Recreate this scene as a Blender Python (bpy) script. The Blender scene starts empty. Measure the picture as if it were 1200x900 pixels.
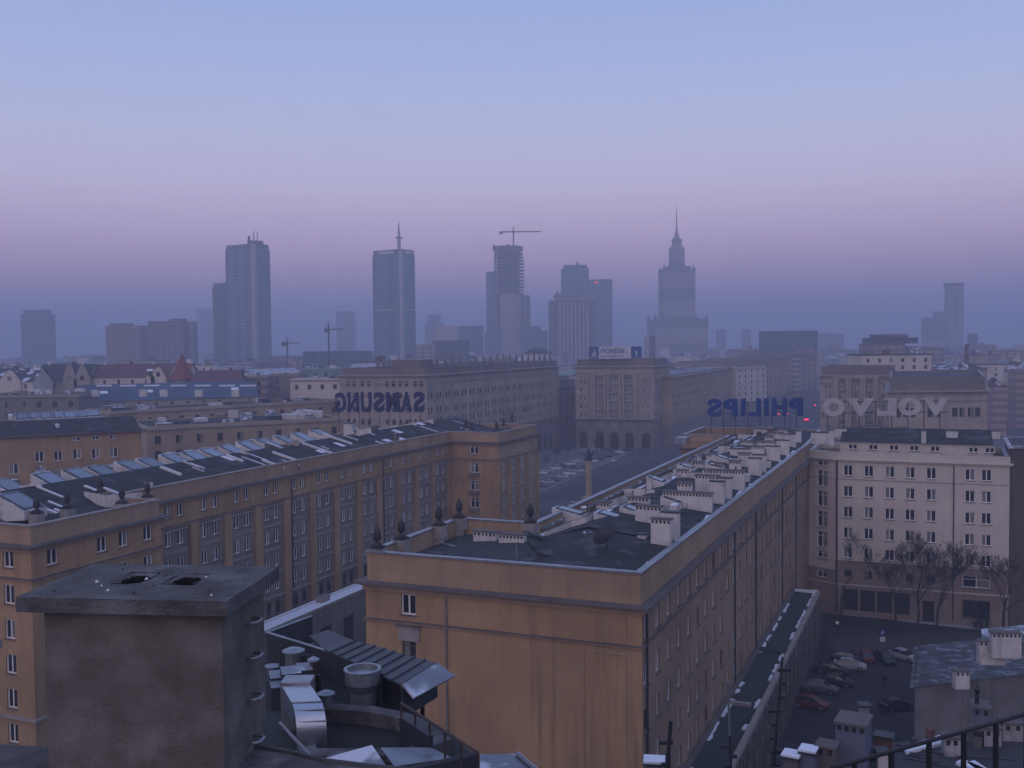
import bpy, math, random
from mathutils import Vector, Matrix
random.seed(11)
R = math.radians
C = bpy.data.collections.new('Scene'); bpy.context.scene.collection.children.link(C)
sc = bpy.context.scene
# ------------------------------------------------------------------ camera
F = 1205.; H = 44.; ROLL = R(.6); PITCH = math.atan(48.7/1205)
cr, sr = math.cos(ROLL), math.sin(ROLL)
def ray(px, py):
    a = (px-600)/F; b = (450-py)/F
    A = a*cr + b*sr; B = b*cr - a*sr
    return Vector((A, math.cos(PITCH)+B*math.sin(PITCH), -math.sin(PITCH)+B*math.cos(PITCH)))
def P(px, py, z):
    d = ray(px, py); t = (z-H)/d.z
    return Vector((d.x*t, d.y*t, z))
def Q(px, py, Y):
    d = ray(px, py); t = Y/d.y
    return Vector((d.x*t, Y, H+d.z*t))
cam = bpy.data.cameras.new('camera'); co = bpy.data.objects.new('camera', cam); C.objects.link(co)
cam.sensor_width = 36; cam.lens = 36*F/1200; cam.clip_end = 30000; cam.clip_start = .1
fw = ray(600, 450); up = ray(600, 449)-fw; up -= fw*up.dot(fw)/fw.length_squared
rt = fw.cross(up).normalized(); up = up.normalized(); bk = -fw.normalized()
co.matrix_world = Matrix(((rt.x, up.x, bk.x, 0), (rt.y, up.y, bk.y, 0), (rt.z, up.z, bk.z, H), (0, 0, 0, 1)))
sc.camera = co
# street frame: t runs along the long blocks, w to the left of it
TH = R(22.86); U = Vector((math.sin(TH), math.cos(TH), 0)); V = Vector((-U.y, U.x, 0)); O = Vector((9.35, 74.67, 0))
def W(t, w, z=0.): return O + U*t + V*w + Vector((0, 0, z))
AZ = math.atan2(U.y, U.x)
def tw(p):
    q = Vector((p.x, p.y, 0))-O
    return q.dot(U), q.dot(V)
# ------------------------------------------------------------------ materials
M = {}
def mat(name, col, rough=.85, var=.18, scale=.6, streak=0., bump=.15, metal=0., spec=.4, fine=6., tint=None, wave=None):
    m = bpy.data.materials.new(name); m.use_nodes = True; nt = m.node_tree; N = nt.nodes; L = nt.links
    b = N['Principled BSDF']; b.inputs['Roughness'].default_value = rough; b.inputs['Metallic'].default_value = metal
    b.inputs['Specular IOR Level'].default_value = spec
    g = N.new('ShaderNodeNewGeometry')
    def noise(s, det=4, vec=None):
        n = N.new('ShaderNodeTexNoise'); n.inputs['Scale'].default_value = s; n.inputs['Detail'].default_value = det
        L.new(vec if vec else g.outputs['Position'], n.inputs['Vector']); return n.outputs['Fac']
    def mixc(fac, a, c, bt='MIX'):
        x = N.new('ShaderNodeMix'); x.data_type = 'RGBA'; x.blend_type = bt
        if isinstance(fac, float): x.inputs[0].default_value = fac
        else: L.new(fac, x.inputs[0])
        for k, s in ((6, a), (7, c)):
            if isinstance(s, tuple): x.inputs[k].default_value = s
            else: L.new(s, x.inputs[k])
        return x.outputs[2]
    def rng(f, lo, hi, a=0., c=1.):
        r = N.new('ShaderNodeMapRange'); L.new(f, r.inputs[0]); r.inputs[1].default_value = lo; r.inputs[2].default_value = hi
        r.inputs[3].default_value = a; r.inputs[4].default_value = c; return r.outputs[0]
    c0 = tuple(min(1, c*(1-var)) for c in col)+(1,); c1 = tuple(min(1, c*(1+var)) for c in col)+(1,)
    out = mixc(rng(noise(scale, 5), .35, .65), c0, c1)
    out = mixc(rng(noise(fine, 3), .3, .7, 0, .5), out, tuple(min(1, c*(1-var*.8)) for c in col)+(1,))
    if streak:
        mp = N.new('ShaderNodeMapping'); mp.inputs['Scale'].default_value = (1, 1, .06); L.new(g.outputs['Position'], mp.inputs['Vector'])
        out = mixc(rng(noise(1.3, 6, mp.outputs[0]), .52, .75, 0, streak), out, tuple(c*.45 for c in col)+(1,))
        out = mixc(rng(noise(4.5, 8, mp.outputs[0]), .5, .8, 0, streak*.7), out, tuple(c*.55 for c in col)+(1,))
        out = mixc(rng(noise(.07, 8), .56, .62, 0, streak*.35), out, tuple(min(1, c*1.35) for c in col)+(1,))
    if tint:
        out = mixc(rng(noise(tint[1], 6), tint[2], tint[2]+(tint[3] if len(tint) > 3 else .06)), out, tuple(tint[0])+(1,))
    if wave:   # ribs or panel joints of the cladding
        sx, sz, dk = wave
        sp = N.new('ShaderNodeSeparateXYZ'); L.new(g.outputs['Position'], sp.inputs[0])
        def teeth(src, per, lo):
            a = N.new('ShaderNodeMath'); a.operation = 'DIVIDE'; L.new(src, a.inputs[0]); a.inputs[1].default_value = per
            f = N.new('ShaderNodeMath'); f.operation = 'FRACT'; L.new(a.outputs[0], f.inputs[0])
            h = N.new('ShaderNodeMath'); h.operation = 'GREATER_THAN'; L.new(f.outputs[0], h.inputs[0]); h.inputs[1].default_value = lo
            return h.outputs[0]
        s = N.new('ShaderNodeMath'); s.operation = 'ADD'; L.new(sp.outputs[0], s.inputs[0]); L.new(sp.outputs[1], s.inputs[1])
        out = mixc(teeth(s.outputs[0], sx, .6), out, tuple(c*dk for c in col)+(1,))
        out = mixc(teeth(sp.outputs[2], sz, .55), out, tuple(c*dk*.8 for c in col)+(1,))
    L.new(out, b.inputs['Base Color'])
    if bump:
        bp = N.new('ShaderNodeBump'); bp.inputs['Strength'].default_value = bump; bp.inputs['Distance'].default_value = .05
        L.new(noise(fine*1.5, 6), bp.inputs['Height']); L.new(bp.outputs[0], b.inputs['Normal'])
    M[name] = m; return m
mat('ochre', (.38, .247, .13), streak=.6, scale=.16, var=.2, tint=((.33, .205, .11), .35, .56, .2))
mat('ochre_pale', (.35, .26, .18), streak=.35, scale=.2)
mat('ochre_band', (.35, .24, .15), streak=.5, scale=.3)
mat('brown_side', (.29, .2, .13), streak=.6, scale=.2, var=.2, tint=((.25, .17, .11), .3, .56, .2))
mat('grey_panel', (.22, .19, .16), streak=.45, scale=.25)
mat('cream', (.57, .50, .43), streak=.22, scale=.14, var=.09)
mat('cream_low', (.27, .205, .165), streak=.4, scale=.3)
mat('ledge', (.3, .27, .25), streak=.3)
mat('ledge_dark', (.13, .115, .11), streak=.3)
mat('stone', (.34, .285, .235), streak=.4, scale=.2)
mat('stone_dark', (.19, .165, .15), streak=.4, scale=.2)
mat('roof_dark', (.035, .038, .042), rough=.9, tint=((.07, .075, .085), .5, .56), spec=.25)
mat('roof_felt', (.045, .055, .055), rough=.9, scale=.3, spec=.25)
mat('roof_slate', (.045, .047, .053), rough=.8)
mat('white_plaster', (.58, .55, .53), streak=.55, scale=.8, var=.12, tint=((.36, .33, .31), .5, .64))
mat('hole', (.02, .02, .02), bump=0)
mat('snow', (.72, .75, .82), var=.08, rough=.7, scale=2)
mat('roof_snow', (.05, .052, .06), rough=.9, scale=.4, tint=((.6, .63, .72), .35, .535))
mat('snowy_tin', (.22, .24, .28), rough=.5, scale=.8, metal=.2, tint=((.6, .63, .7), .8, .5))
mat('tin', (.3, .315, .34), rough=.4, metal=.7, scale=1.2, var=.2, bump=.05)
mat('tin_bright', (.5, .52, .56), rough=.33, metal=.95, scale=.8, var=.1, bump=.03)
mat('tin_dark', (.055, .06, .068), rough=.55, metal=.3, var=.25, streak=.3)
mat('tin_rib', (.075, .082, .095), rough=.5, metal=.3, var=.15)
mat('blue_tarp', (.06, .095, .155), rough=.7, scale=.15, var=.3)
mat('red_roof', (.2, .06, .055), scale=.3)
mat('dark_red_roof', (.12, .055, .06), scale=.3)
mat('concrete', (.15, .135, .122), scale=2.2, var=.3, streak=.7, bump=.3, fine=26, tint=((.175, .163, .152), 2.2, .5, .25))
mat('concrete_cap', (.095, .092, .092), scale=2.5, var=.4, bump=.5, fine=22, tint=((.17, .17, .175), 2.2, .52, .2))
mat('soot', (.012, .012, .012), bump=0)
mat('asphalt', (.04, .041, .045), scale=.08, var=.3, tint=((.06, .062, .068), .05, .55))
mat('ground_mix', (.07, .068, .07), scale=.03, var=.4, tint=((.3, .31, .35), .02, .6))
mat('yard', (.022, .022, .023), scale=.15, var=.35, tint=((.045, .045, .05), .12, .6))
mat('grass_winter', (.05, .048, .035), scale=.4, var=.3, tint=((.2, .2, .22), .3, .66))
mat('pavement', (.14, .135, .13), scale=.3)
mat('kerb', (.2, .2, .2))
mat('paint', (.5, .5, .5))
mat('bark', (.05, .042, .038), scale=3)
mat('bronze', (.03, .03, .032), rough=.6)
mat('iron', (.03, .03, .035), rough=.5, metal=.3)
mat('rust', (.07, .045, .035), rough=.7)
mat('frame_white', (.78, .76, .74), var=.05, bump=0)
mat('frame_brown', (.1, .07, .05), var=.05, bump=0)
mat('blue_letter', (.012, .018, .09), rough=.5, bump=0)
mat('blue_bright', (.01, .045, .2), rough=.5, bump=0)
mat('white_letter', (.46, .43, .43), rough=.6, streak=.3, bump=0)
mat('sign_white', (.55, .56, .58), rough=.5, bump=0)
mat('sign_blue', (.03, .08, .22), rough=.5, bump=0)
mat('tower_glass', (.2, .26, .34), rough=.35, scale=.02, var=.1, wave=(4.5, 3.6, .6))  # raised blue-grey puts the sky's reflection into the base colour
mat('tower_glass2', (.17, .24, .31), rough=.3, scale=.02, var=.1, wave=(6., 3.6, .66))
mat('tower_strip', (.38, .36, .36), rough=.6)
mat('tower_grey', (.22, .22, .24), rough=.7, wave=(5., 3.5, .6))
mat('tower_pale', (.34, .32, .32), rough=.7, wave=(6., 3.4, .65))
mat('tower_pink', (.32, .24, .22), rough=.7, wave=(5., 3.4, .62))
mat('palace', (.34, .32, .32), rough=.8, wave=(5.2, 40., .62))
mat('dark_green', (.09, .125, .14), rough=.5, wave=(8., 3.4, .6))
mat('green_copper', (.16, .27, .26), scale=.1)
mat('roof_worn', (.06, .062, .07), scale=.5, var=.35, tint=((.17, .18, .2), .9, .52, .12)); mat('worn_plaster', (.36, .35, .36), streak=.6, scale=.9, var=.2, tint=((.2, .19, .19), .8, .55, .1)); mat('worn_wall', (.16, .155, .15), streak=.6, scale=.4, var=.25, tint=((.13, .125, .12), .3, .56)); mat('rubber', (.02, .02, .02)); mat('dirt_wall', (.13, .118, .112), streak=.5, scale=.5)
mat('blue_grey_wall', (.12, .14, .19), streak=.4)
mat('skin', (.4, .25, .2), bump=0); mat('cloth', (.03, .032, .04), bump=0)
mat('brick_red', (.13, .065, .05), scale=1)
for n, c in (('car_black', (.015, .016, .02)), ('car_grey', (.09, .1, .11)), ('car_red', (.13, .02, .02)), ('car_silver', (.33, .35, .37)), ('car_blue', (.02, .03, .09)), ('car_white', (.55, .56, .58))):
    mat(n, c, rough=.3, var=.06, bump=0, spec=.5)
def glassmat(name, c0, c1, prob):
    m = bpy.data.materials.new(name); m.use_nodes = True; N = m.node_tree.nodes; L = m.node_tree.links
    b = N['Principled BSDF']; b.inputs['Roughness'].default_value = .12; b.inputs['Specular IOR Level'].default_value = .6
    g = N.new('ShaderNodeNewGeometry'); oi = N.new('ShaderNodeObjectInfo')
    a = N.new('ShaderNodeMath'); a.operation = 'ADD'; L.new(g.outputs['Random Per Island'], a.inputs[0]); L.new(oi.outputs['Random'], a.inputs[1])
    f = N.new('ShaderNodeMath'); f.operation = 'FRACT'; L.new(a.outputs[0], f.inputs[0])
    cr_ = N.new('ShaderNodeValToRGB'); L.new(f.outputs[0], cr_.inputs[0]); cr_.color_ramp.interpolation = 'CONSTANT'
    cr_.color_ramp.elements[0].color = c0+(1,); e = cr_.color_ramp.elements[1]; e.position = prob; e.color = c1+(1,)
    e2 = cr_.color_ramp.elements.new(prob*.5); e2.color = tuple(x*1.8 for x in c0)+(1,)
    L.new(cr_.outputs[0], b.inputs['Base Color']); M[name] = m
glassmat('glass', (.012, .014, .018), (.2, .195, .19), .8)
glassmat('roof_glass', (.1, .13, .17), (.14, .17, .22), .6)  # bluish base colour carries the sky's reflection on the panes
def emis(name, col, s):
    m = bpy.data.materials.new(name); m.use_nodes = True; b = m.node_tree.nodes['Principled BSDF']
    b.inputs['Base Color'].default_value = col+(1,); b.inputs['Emission Color'].default_value = col+(1,); b.inputs['Emission Strength'].default_value = s; M[name] = m
emis('red_lamp', (1, .03, .1), 2.2)
emis('amber_lamp', (.6, .5, .4), .08)
# ------------------------------------------------------------------ mesh helpers
class MB:
    def __init__(s): s.v = []; s.f = []; s.m = []; s.slots = []
    def slot(s, m):
        if m not in s.slots: s.slots.append(m)
        return s.slots.index(m)
    def face(s, pts, m):
        i = len(s.v); s.v += [Vector(p) for p in pts]; s.f.append(tuple(range(i, i+len(pts)))); s.m.append(s.slot(m))
    def prism(s, pts, z0, z1, m, top=None, bottom=True):
        n = len(pts)
        for i in range(n):
            a, b = pts[i], pts[(i+1) % n]
            s.face([(a[0], a[1], z0), (b[0], b[1], z0), (b[0], b[1], z1), (a[0], a[1], z1)], m)
        s.face([(p[0], p[1], z1) for p in pts], top or m)
        if bottom: s.face([(p[0], p[1], z0) for p in reversed(pts)], m)
    def hull(s, lo, hi, m, top=None):      # two equal loops of 3D points, lo below hi, CCW from above
        n = len(lo)
        for i in range(n):
            j = (i+1) % n; s.face([lo[i], lo[j], hi[j], hi[i]], m)
        s.face(hi, top or m); s.face(list(reversed(lo)), m)
    def box(s, c, d, rz=0, m='stone', top=None):   # c = centre of the bottom face, d = full sizes
        ca, sa = math.cos(rz), math.sin(rz); x, y, z = d[0]/2, d[1]/2, d[2]
        pts = [(c[0]+a*ca-b*sa, c[1]+a*sa+b*ca) for a, b in ((-x, -y), (x, -y), (x, y), (-x, y))]
        s.prism(pts, c[2], c[2]+z, m, top)
    def tube(s, pts, rad, m, n=6, cap=True):
        pts = [Vector(p) for p in pts]; rad = rad if isinstance(rad, (list, tuple)) else [rad]*len(pts)
        rings = []
        for i, p in enumerate(pts):
            d = (pts[min(i+1, len(pts)-1)]-pts[max(i-1, 0)]).normalized()
            a = d.cross(Vector((0, 0, 1)));
            if a.length < .05: a = Vector((1, 0, 0))
            a.normalize(); b = a.cross(d).normalized()
            i0 = len(s.v)
            s.v += [p+(a*math.cos(2*math.pi*k/n)+b*math.sin(2*math.pi*k/n))*rad[i] for k in range(n)]; rings.append(i0)
        q = s.slot(m)
        for a, b in zip(rings, rings[1:]):
            for k in range(n):
                s.f.append((a+k, b+k, b+(k+1) % n, a+(k+1) % n)); s.m.append(q)
        if cap:
            s.f.append(tuple(rings[0]+k for k in range(n))); s.m.append(q)
            s.f.append(tuple(rings[-1]+k for k in reversed(range(n)))); s.m.append(q)
    def lathe(s, c, prof, m, n=10):        # prof: (radius, z)
        i0 = len(s.v); q = s.slot(m)
        for r, z in prof:
            s.v += [Vector((c[0]+r*math.cos(2*math.pi*k/n), c[1]+r*math.sin(2*math.pi*k/n), c[2]+z)) for k in range(n)]
        for j in range(len(prof)-1):
            for k in range(n):
                a = i0+j*n+k; b = i0+j*n+(k+1) % n
                s.f.append((a, b, b+n, a+n)); s.m.append(q)
        s.f.append(tuple(i0+(len(prof)-1)*n+k for k in range(n))); s.m.append(q)
    def add(s, o, mw):                     # merge another MB moved by a matrix
        i = len(s.v); s.v += [mw @ p for p in o.v]; s.f += [tuple(a+i for a in f) for f in o.f]; s.m += [s.slot(o.slots[k]) for k in o.m]
    def mesh(s, name, off=Vector((0, 0, 0)), smooth=False):
        me = bpy.data.meshes.new(name); me.from_pydata([p-off for p in s.v], [], s.f)
        for m in s.slots: me.materials.append(M[m])
        me.polygons.foreach_set('material_index', s.m)
        if smooth: me.polygons.foreach_set('use_smooth', [True]*len(s.f))
        me.update(); return me
    def build(s, name, parent=None, smooth=False, **kw):
        if not s.v: return None
        off = Vector((0, 0, 0)); p = parent
        while p: off = off+p.location; p = p.parent
        o = bpy.data.objects.new(name, s.mesh(name, off, smooth)); C.objects.link(o); o.parent = parent
        for k, v in kw.items(): o[k] = v
        return o
def thing(name, label, cat, loc=(0, 0, 0), group=None, rz=0):
    o = bpy.data.objects.new(name, None); C.objects.link(o); o.location = loc; o.rotation_euler.z = rz
    o['label'] = label; o['category'] = cat
    if group: o['group'] = group
    return o
def tag(o, label, cat, group=None):
    c = Vector((0, 0, 0)); n = len(o.data.vertices)      # put the origin at the thing's base
    for v in o.data.vertices: c += v.co
    c /= n; c.z = min(v.co.z for v in o.data.vertices); o.data.transform(Matrix.Translation(-c)); o.location = c
    o['label'] = label; o['category'] = cat
    if group: o['group'] = group
    return o
def dup(root, loc, rz, label=None, swap=None, scale=None):
    r = root.copy(); C.objects.link(r); r.location = loc; r.rotation_euler.z = rz
    if label: r['label'] = label
    if scale: r.scale = (scale,)*3
    for ch in root.children:
        c = ch.copy(); C.objects.link(c); c.parent = r
        if swap and ch.name.split('.')[0] in swap: c.data = swap[ch.name.split('.')[0]]
        for g in ch.children:
            d = g.copy(); C.objects.link(d); d.parent = c
    return r
def ring_offset(poly, d):                  # CCW polygon grown outward by d, mitred
    n = len(poly); out = []
    for i in range(n):
        p0, p1, p2 = [Vector(poly[j % n][:2]) for j in (i-1, i, i+1)]
        d1 = (p1-p0).normalized(); d2 = (p2-p1).normalized()
        n1 = Vector((d1.y, -d1.x)); n2 = Vector((d2.y, -d2.x)); k = n1+n2
        k = k/max(k.length_squared/2, .15) if k.length > .01 else n1
        out.append(p1+k*d)
    return out
def band(mb, poly, din, dout, z0, z1, m, top=None):
    a = ring_offset(poly, din); b = ring_offset(poly, dout); n = len(poly); top = top or m
    for i in range(n):
        j = (i+1) % n
        mb.face([(*b[i], z0), (*b[j], z0), (*b[j], z1), (*b[i], z1)], m)
        mb.face([(*a[j], z0), (*a[i], z0), (*a[i], z1), (*a[j], z1)], m)
        mb.face([(*b[i], z1), (*b[j], z1), (*a[j], z1), (*a[i], z1)], top)
        mb.face([(*a[i], z0), (*a[j], z0), (*b[j], z0), (*b[i], z0)], m)
def facade(mb, p0, p1, z0, z1, ops, m, depth=.28, zsplit=None):
    p0 = Vector(p0[:2]); p1 = Vector(p1[:2]); Ln = (p1-p0).length; d = (p1-p0)/Ln; inn = Vector((-d.y, d.x))
    rnd = lambda x: round(x, 3)
    ops = [(rnd(max(a, .01)), rnd(min(b, Ln-.01)), rnd(c), rnd(e)) for a, b, c, e in ops]
    xs = sorted({0., rnd(Ln)}|{o[0] for o in ops}|{o[1] for o in ops}); zs = {rnd(z0), rnd(z1)}|{o[2] for o in ops}|{o[3] for o in ops}
    if zsplit: zs.add(rnd(zsplit[0]))
    zs = sorted(zs); pt = lambda s, z, k=0.: (p0.x+d.x*s+inn.x*k, p0.y+d.y*s+inn.y*k, z)
    for za, zb in zip(zs, zs[1:]):
        row = [o for o in ops if o[2] <= za+1e-4 and o[3] >= zb-1e-4]
        mm = zsplit[1] if zsplit and zb <= zsplit[0]+.001 else m
        for xa, xb in zip(xs, xs[1:]):
            if any(o[0] <= xa+1e-4 and o[1] >= xb-1e-4 for o in row): continue
            mb.face([pt(xa, za), pt(xb, za), pt(xb, zb), pt(xa, zb)], mm)
    for a, b, c, e in ops:
        mm = zsplit[1] if zsplit and e <= zsplit[0]+.001 else m
        mb.face([pt(a, c), pt(a, c, depth), pt(a, e, depth), pt(a, e)], mm)
        mb.face([pt(b, c, depth), pt(b, c), pt(b, e), pt(b, e, depth)], mm)
        mb.face([pt(a, c), pt(b, c), pt(b, c, depth), pt(a, c, depth)], mm)
        mb.face([pt(a, e, depth), pt(b, e, depth), pt(b, e), pt(a, e)], mm)
WT = {}
def wintype(w, h, kind='white'):
    k = (round(w, 2), round(h, 2), kind)
    if k in WT: return WT[k]
    fr = MB(); pn = MB(); fm = 'frame_brown' if kind == 'brown' else 'frame_white'; t = .11
    for x0, x1, z0, z1 in [(-w/2, -w/2+t, 0, h), (w/2-t, w/2, 0, h), (-w/2+t, w/2-t, 0, t), (-w/2+t, w/2-t, h-t, h)]+([(-.065, .065, t, h-t)] if kind != 'single' else []) + ([(-w/2+t, -.05, h*.7, h*.7+.06), (.05, w/2-t, h*.7, h*.7+.06)] if kind in ('brown', 'grid') else []):
        fr.box(((x0+x1)/2, -.0, z0), (x1-x0, .08, z1-z0), 0, fm)
    fr.box((0, -.2, -.06), (w+.16, .34, .055), 0, 'ledge_dark' if kind != 'snow' else 'snow')
    for a, b in (((-w/2, 0)), ((0, w/2))):
        pn.face([(a+.05, .02, .05), (b-.0, .02, .05), (b-.0, .02, h-.05), (a+.05, .02, h-.05)], 'glass')
    WT[k] = (fr, pn, fr.mesh('window'), pn.mesh('pane')); return WT[k]
class Bld:
    """a building: walls with real openings, windows set into them, roof, cornices"""
    def __init__(s, name, label, cat, poly, group=None, panes=False):
        s.poly = [Vector(p[:2]) for p in poly]; s.root = thing(name, label, cat, (s.poly[0].x, s.poly[0].y, 0), group)
        s.wall = MB(); s.wins = []; s.panes = panes
    def edge(s, i, z0, z1, ops=(), m='ochre', kind='white', zsplit=None, depth=.28):
        a = s.poly[i]; b = s.poly[(i+1) % len(s.poly)]
        facade(s.wall, a, b, z0, z1, [o[:4] for o in ops], m, depth, zsplit)
        d = (b-a).normalized(); inn = Vector((-d.y, d.x)); az = math.atan2(d.y, d.x)
        for o in ops:
            c = a+d*(o[0]+o[1])/2+inn*(depth-.07)
            s.wins.append((Vector((c.x, c.y, o[2])), az, o[1]-o[0], o[3]-o[2], o[4] if len(o) > 4 else kind))
    def cap(s, z, m='roof_dark', off=-.02, name='roof'):
        mb = MB(); mb.face([(*p, z) for p in ring_offset(s.poly, off)], m); return mb.build(name, s.root)
    def finish(s, maxw=96, wname='window'):
        s.wall.build('wall', s.root)
        s.wins.sort(key=lambda w: w[0].x**2+w[0].y**2)
        rest = MB()
        for i, (c, az, w, h, kind) in enumerate(s.wins):
            fr, pn, fm, pm = wintype(w, h, kind)
            if i < maxw:
                o = bpy.data.objects.new(wname, fm); C.objects.link(o); o.parent = s.root; o.location = c-s.root.location; o.rotation_euler.z = az
                q = bpy.data.objects.new('pane', pm); C.objects.link(q); q.parent = o
            else:
                mw = Matrix.Translation(c) @ Matrix.Rotation(az, 4, 'Z'); rest.add(fr, mw); rest.add(pn, mw)
        r = rest.build(wname, s.root)
        if r: r['kind'] = 'stuff'
        return s
def grid(cols, rows, w, h, kind='white', skip=.0):
    return [(c-w/2, c+w/2, r-h/2, r+h/2, kind) for c in cols for r in rows if random.random() >= skip]
def prims(mb_name, parent, fn, **kw):
    mb = MB(); fn(mb); return mb.build(mb_name, parent, **kw)
# ------------------------------------------------------------------ world, haze, sun
HAZE_TOP = 248.
w = bpy.data.worlds.new('World'); sc.world = w; w.use_nodes = True; N = w.node_tree.nodes; L = w.node_tree.links
bg = N['Background']; tc = N.new('ShaderNodeTexCoord'); sp = N.new('ShaderNodeSeparateXYZ'); L.new(tc.outputs['Generated'], sp.inputs[0])
rp = N.new('ShaderNodeValToRGB'); L.new(sp.outputs[2], rp.inputs[0]); rp.color_ramp.interpolation = 'LINEAR'
def srgb(r, g, b): return tuple(((c/255+.055)/1.055)**2.4 if c > 10 else c/255/12.92 for c in (r, g, b))+(1,)
stops = [(0., (.60, .46, .66, 1)), (.045, (.93, .58, .83, 1)), (.08, (.97, .61, .86, 1)), (.11, (.93, .69, .93, 1)), (.145, (.85, .75, .99, 1)), (.19, (.69, .70, .98, 1)), (.25, (.50, .60, .94, 1)), (.33, (.35, .48, .84, 1)), (.6, (.27, .39, .73, 1)), (1., (.23, .33, .66, 1))]
e = rp.color_ramp.elements
while len(e) < len(stops): e.new(.5)
for k, (p_, c_) in enumerate(stops): e[k].position = p_; e[k].color = c_
SUN_EL, SUN_AZ = R(3.), R(200)
sky = N.new('ShaderNodeTexSky'); sky.sky_type = 'NISHITA'; sky.sun_disc = False; sky.sun_elevation = SUN_EL; sky.sun_rotation = SUN_AZ
sm = N.new('ShaderNodeMix'); sm.data_type = 'RGBA'; sm.blend_type = 'ADD'; sm.inputs[0].default_value = .02
L.new(rp.outputs[0], sm.inputs[6]); L.new(sky.outputs[0], sm.inputs[7])
# the sunrise glow on the side of the sky behind the camera
dt = N.new('ShaderNodeVectorMath'); dt.operation = 'DOT_PRODUCT'; L.new(tc.outputs['Generated'], dt.inputs[0]); dt.inputs[1].default_value = (math.sin(SUN_AZ), math.cos(SUN_AZ), .1)
gr = N.new('ShaderNodeMapRange'); gr.interpolation_type = 'SMOOTHSTEP'; L.new(dt.outputs['Value'], gr.inputs[0]); gr.inputs[1].default_value = .1; gr.inputs[2].default_value = 1.; gr.inputs[3].default_value = 0; gr.inputs[4].default_value = 1
gm = N.new('ShaderNodeMix'); gm.data_type = 'RGBA'; gm.blend_type = 'ADD'; L.new(gr.outputs[0], gm.inputs[0]); L.new(sm.outputs[2], gm.inputs[6]); gm.inputs[7].default_value = (.62, .38, .28, 1)
L.new(gm.outputs[2], bg.inputs[0]); bg.inputs[1].default_value = 1.0
sun = bpy.data.lights.new('sun', 'SUN'); so = bpy.data.objects.new('sun', sun); C.objects.link(so)
sun.energy = .3; sun.angle = R(40); sun.color = (1, .8, .72)
sd = Vector((math.sin(SUN_AZ)*math.cos(R(14)), math.cos(SUN_AZ)*math.cos(R(14)), math.sin(R(14))))
so.rotation_euler = sd.to_track_quat('Z', 'Y').to_euler()
sc.view_settings.view_transform = 'Standard'; sc.view_settings.look = 'None'; sc.view_settings.exposure = 0
sc.cycles.use_denoising = True; sc.cycles.max_bounces = 5; sc.cycles.diffuse_bounces = 2; sc.cycles.glossy_bounces = 2
sc.cycles.volume_bounces = 1; sc.cycles.transparent_max_bounces = 8; sc.cycles.caustics_reflective = False
hz = MB(); hz.box((0, 3900, -1), (16400, 16400, HAZE_TOP+1), 0, 'hole')
hm = bpy.data.materials.new('haze'); hm.use_nodes = True; hn = hm.node_tree; hn.nodes.clear()
ho = hn.nodes.new('ShaderNodeOutputMaterial'); pv = hn.nodes.new('ShaderNodeVolumePrincipled')
pv.inputs['Color'].default_value = (.64, .70, .89, 1); pv.inputs['Density'].default_value = .00074; pv.inputs['Anisotropy'].default_value = 0
hn.links.new(pv.outputs[0], ho.inputs['Volume']); M['hole_keep'] = M['hole']
hzo = hz.build('haze', kind='stuff'); hzo.data.materials.clear(); hzo.data.materials.append(hm)
# ------------------------------------------------------------------ ground
def sheet(name, pts, z, m, **kw):
    mb = MB(); mb.face([(p[0], p[1], z) for p in pts], m); return mb.build(name, kind='structure', **kw)
sheet('ground', [(-8000, -4000), (8000, -4000), (8000, 11900), (-8000, 11900)], 0, 'ground_mix')
sheet('road', [W(-150, 26), W(900, 30), W(900, 84), W(345, 83), W(190, 86), W(120, 56), W(-150, 56)], .004, 'asphalt')
sheet('square', [W(128, 130), W(128, 60), W(190, 88), W(322, 94), W(322, 128)], .12, 'pavement')
sheet('yard', [W(-60, -3), W(98, -3), W(95, -34), W(40, -90), W(-60, -80)], .004, 'yard')
mb = MB()
for a, b in [((190, 88), (322, 94)), ((128, 60), (190, 88))]:
    p, q = W(*a), W(*b); d = (q-p).normalized(); n = Vector((d.y, -d.x, 0))*.15
    mb.prism([p-n, p+n, q+n, q-n], 0, .13, 'kerb')
mb.build('kerb', kind='structure')
mb = MB()
for k in range(50):
    for ww in (44, 66):
        c = W(110+k*8, ww); mb.box((c.x, c.y, .006), (4, .18, .003), AZ, 'paint')
mb.build('road_marking', kind='structure')
gp = [P(965, 745, 0), P(1180, 740, 0), P(1190, 752, 0), P(1110, 768, 0), P(985, 768, 0)]
sheet('lawn', gp, .012, 'grass_winter')
# ------------------------------------------------------------------ small makers used on roofs
def chimney(mb, base, wd, dp, h, az, holes=True, m='white_plaster', slope=.8):
    mb.box((base.x, base.y, base.z-slope), (wd, dp, h+slope), az, m)
    if holes:      # row of flue mouths under the cap
        n = max(2, int(wd/.34)); ca, sa = math.cos(az), math.sin(az)
        for k in range(n):
            x = (k+.5)*wd/n-wd/2
            for sy in (-1, 1):
                y = sy*(dp/2-.03)
                mb.box((base.x+x*ca-y*sa, base.y+x*sa+y*ca, base.z+h-.3), (.18, .1, .24), az, 'hole')
    mb.box((base.x, base.y, base.z+h), (wd+.16, dp+.16, .12), az, 'ledge_dark' if holes else 'tin_dark')
VZ = math.atan2(V.y, V.x)
def pix_chimney(roof, x0, x1, yt, yb, z=26.4, holes=True, dp=.75, az=VZ, m='white_plaster', **kw):
    b = P((x0+x1)/2, yb, z); sc_ = (x1-x0)*b.y/F; wd = max(.4, (sc_-dp*.3)/abs(math.cos(az)) if sc_ > 1.4 else sc_)
    mb = MB(); chimney(mb, b, wd, dp, (yb-yt)*b.y/F, az, holes, m, **kw); return mb.build('chimney', roof)
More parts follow.
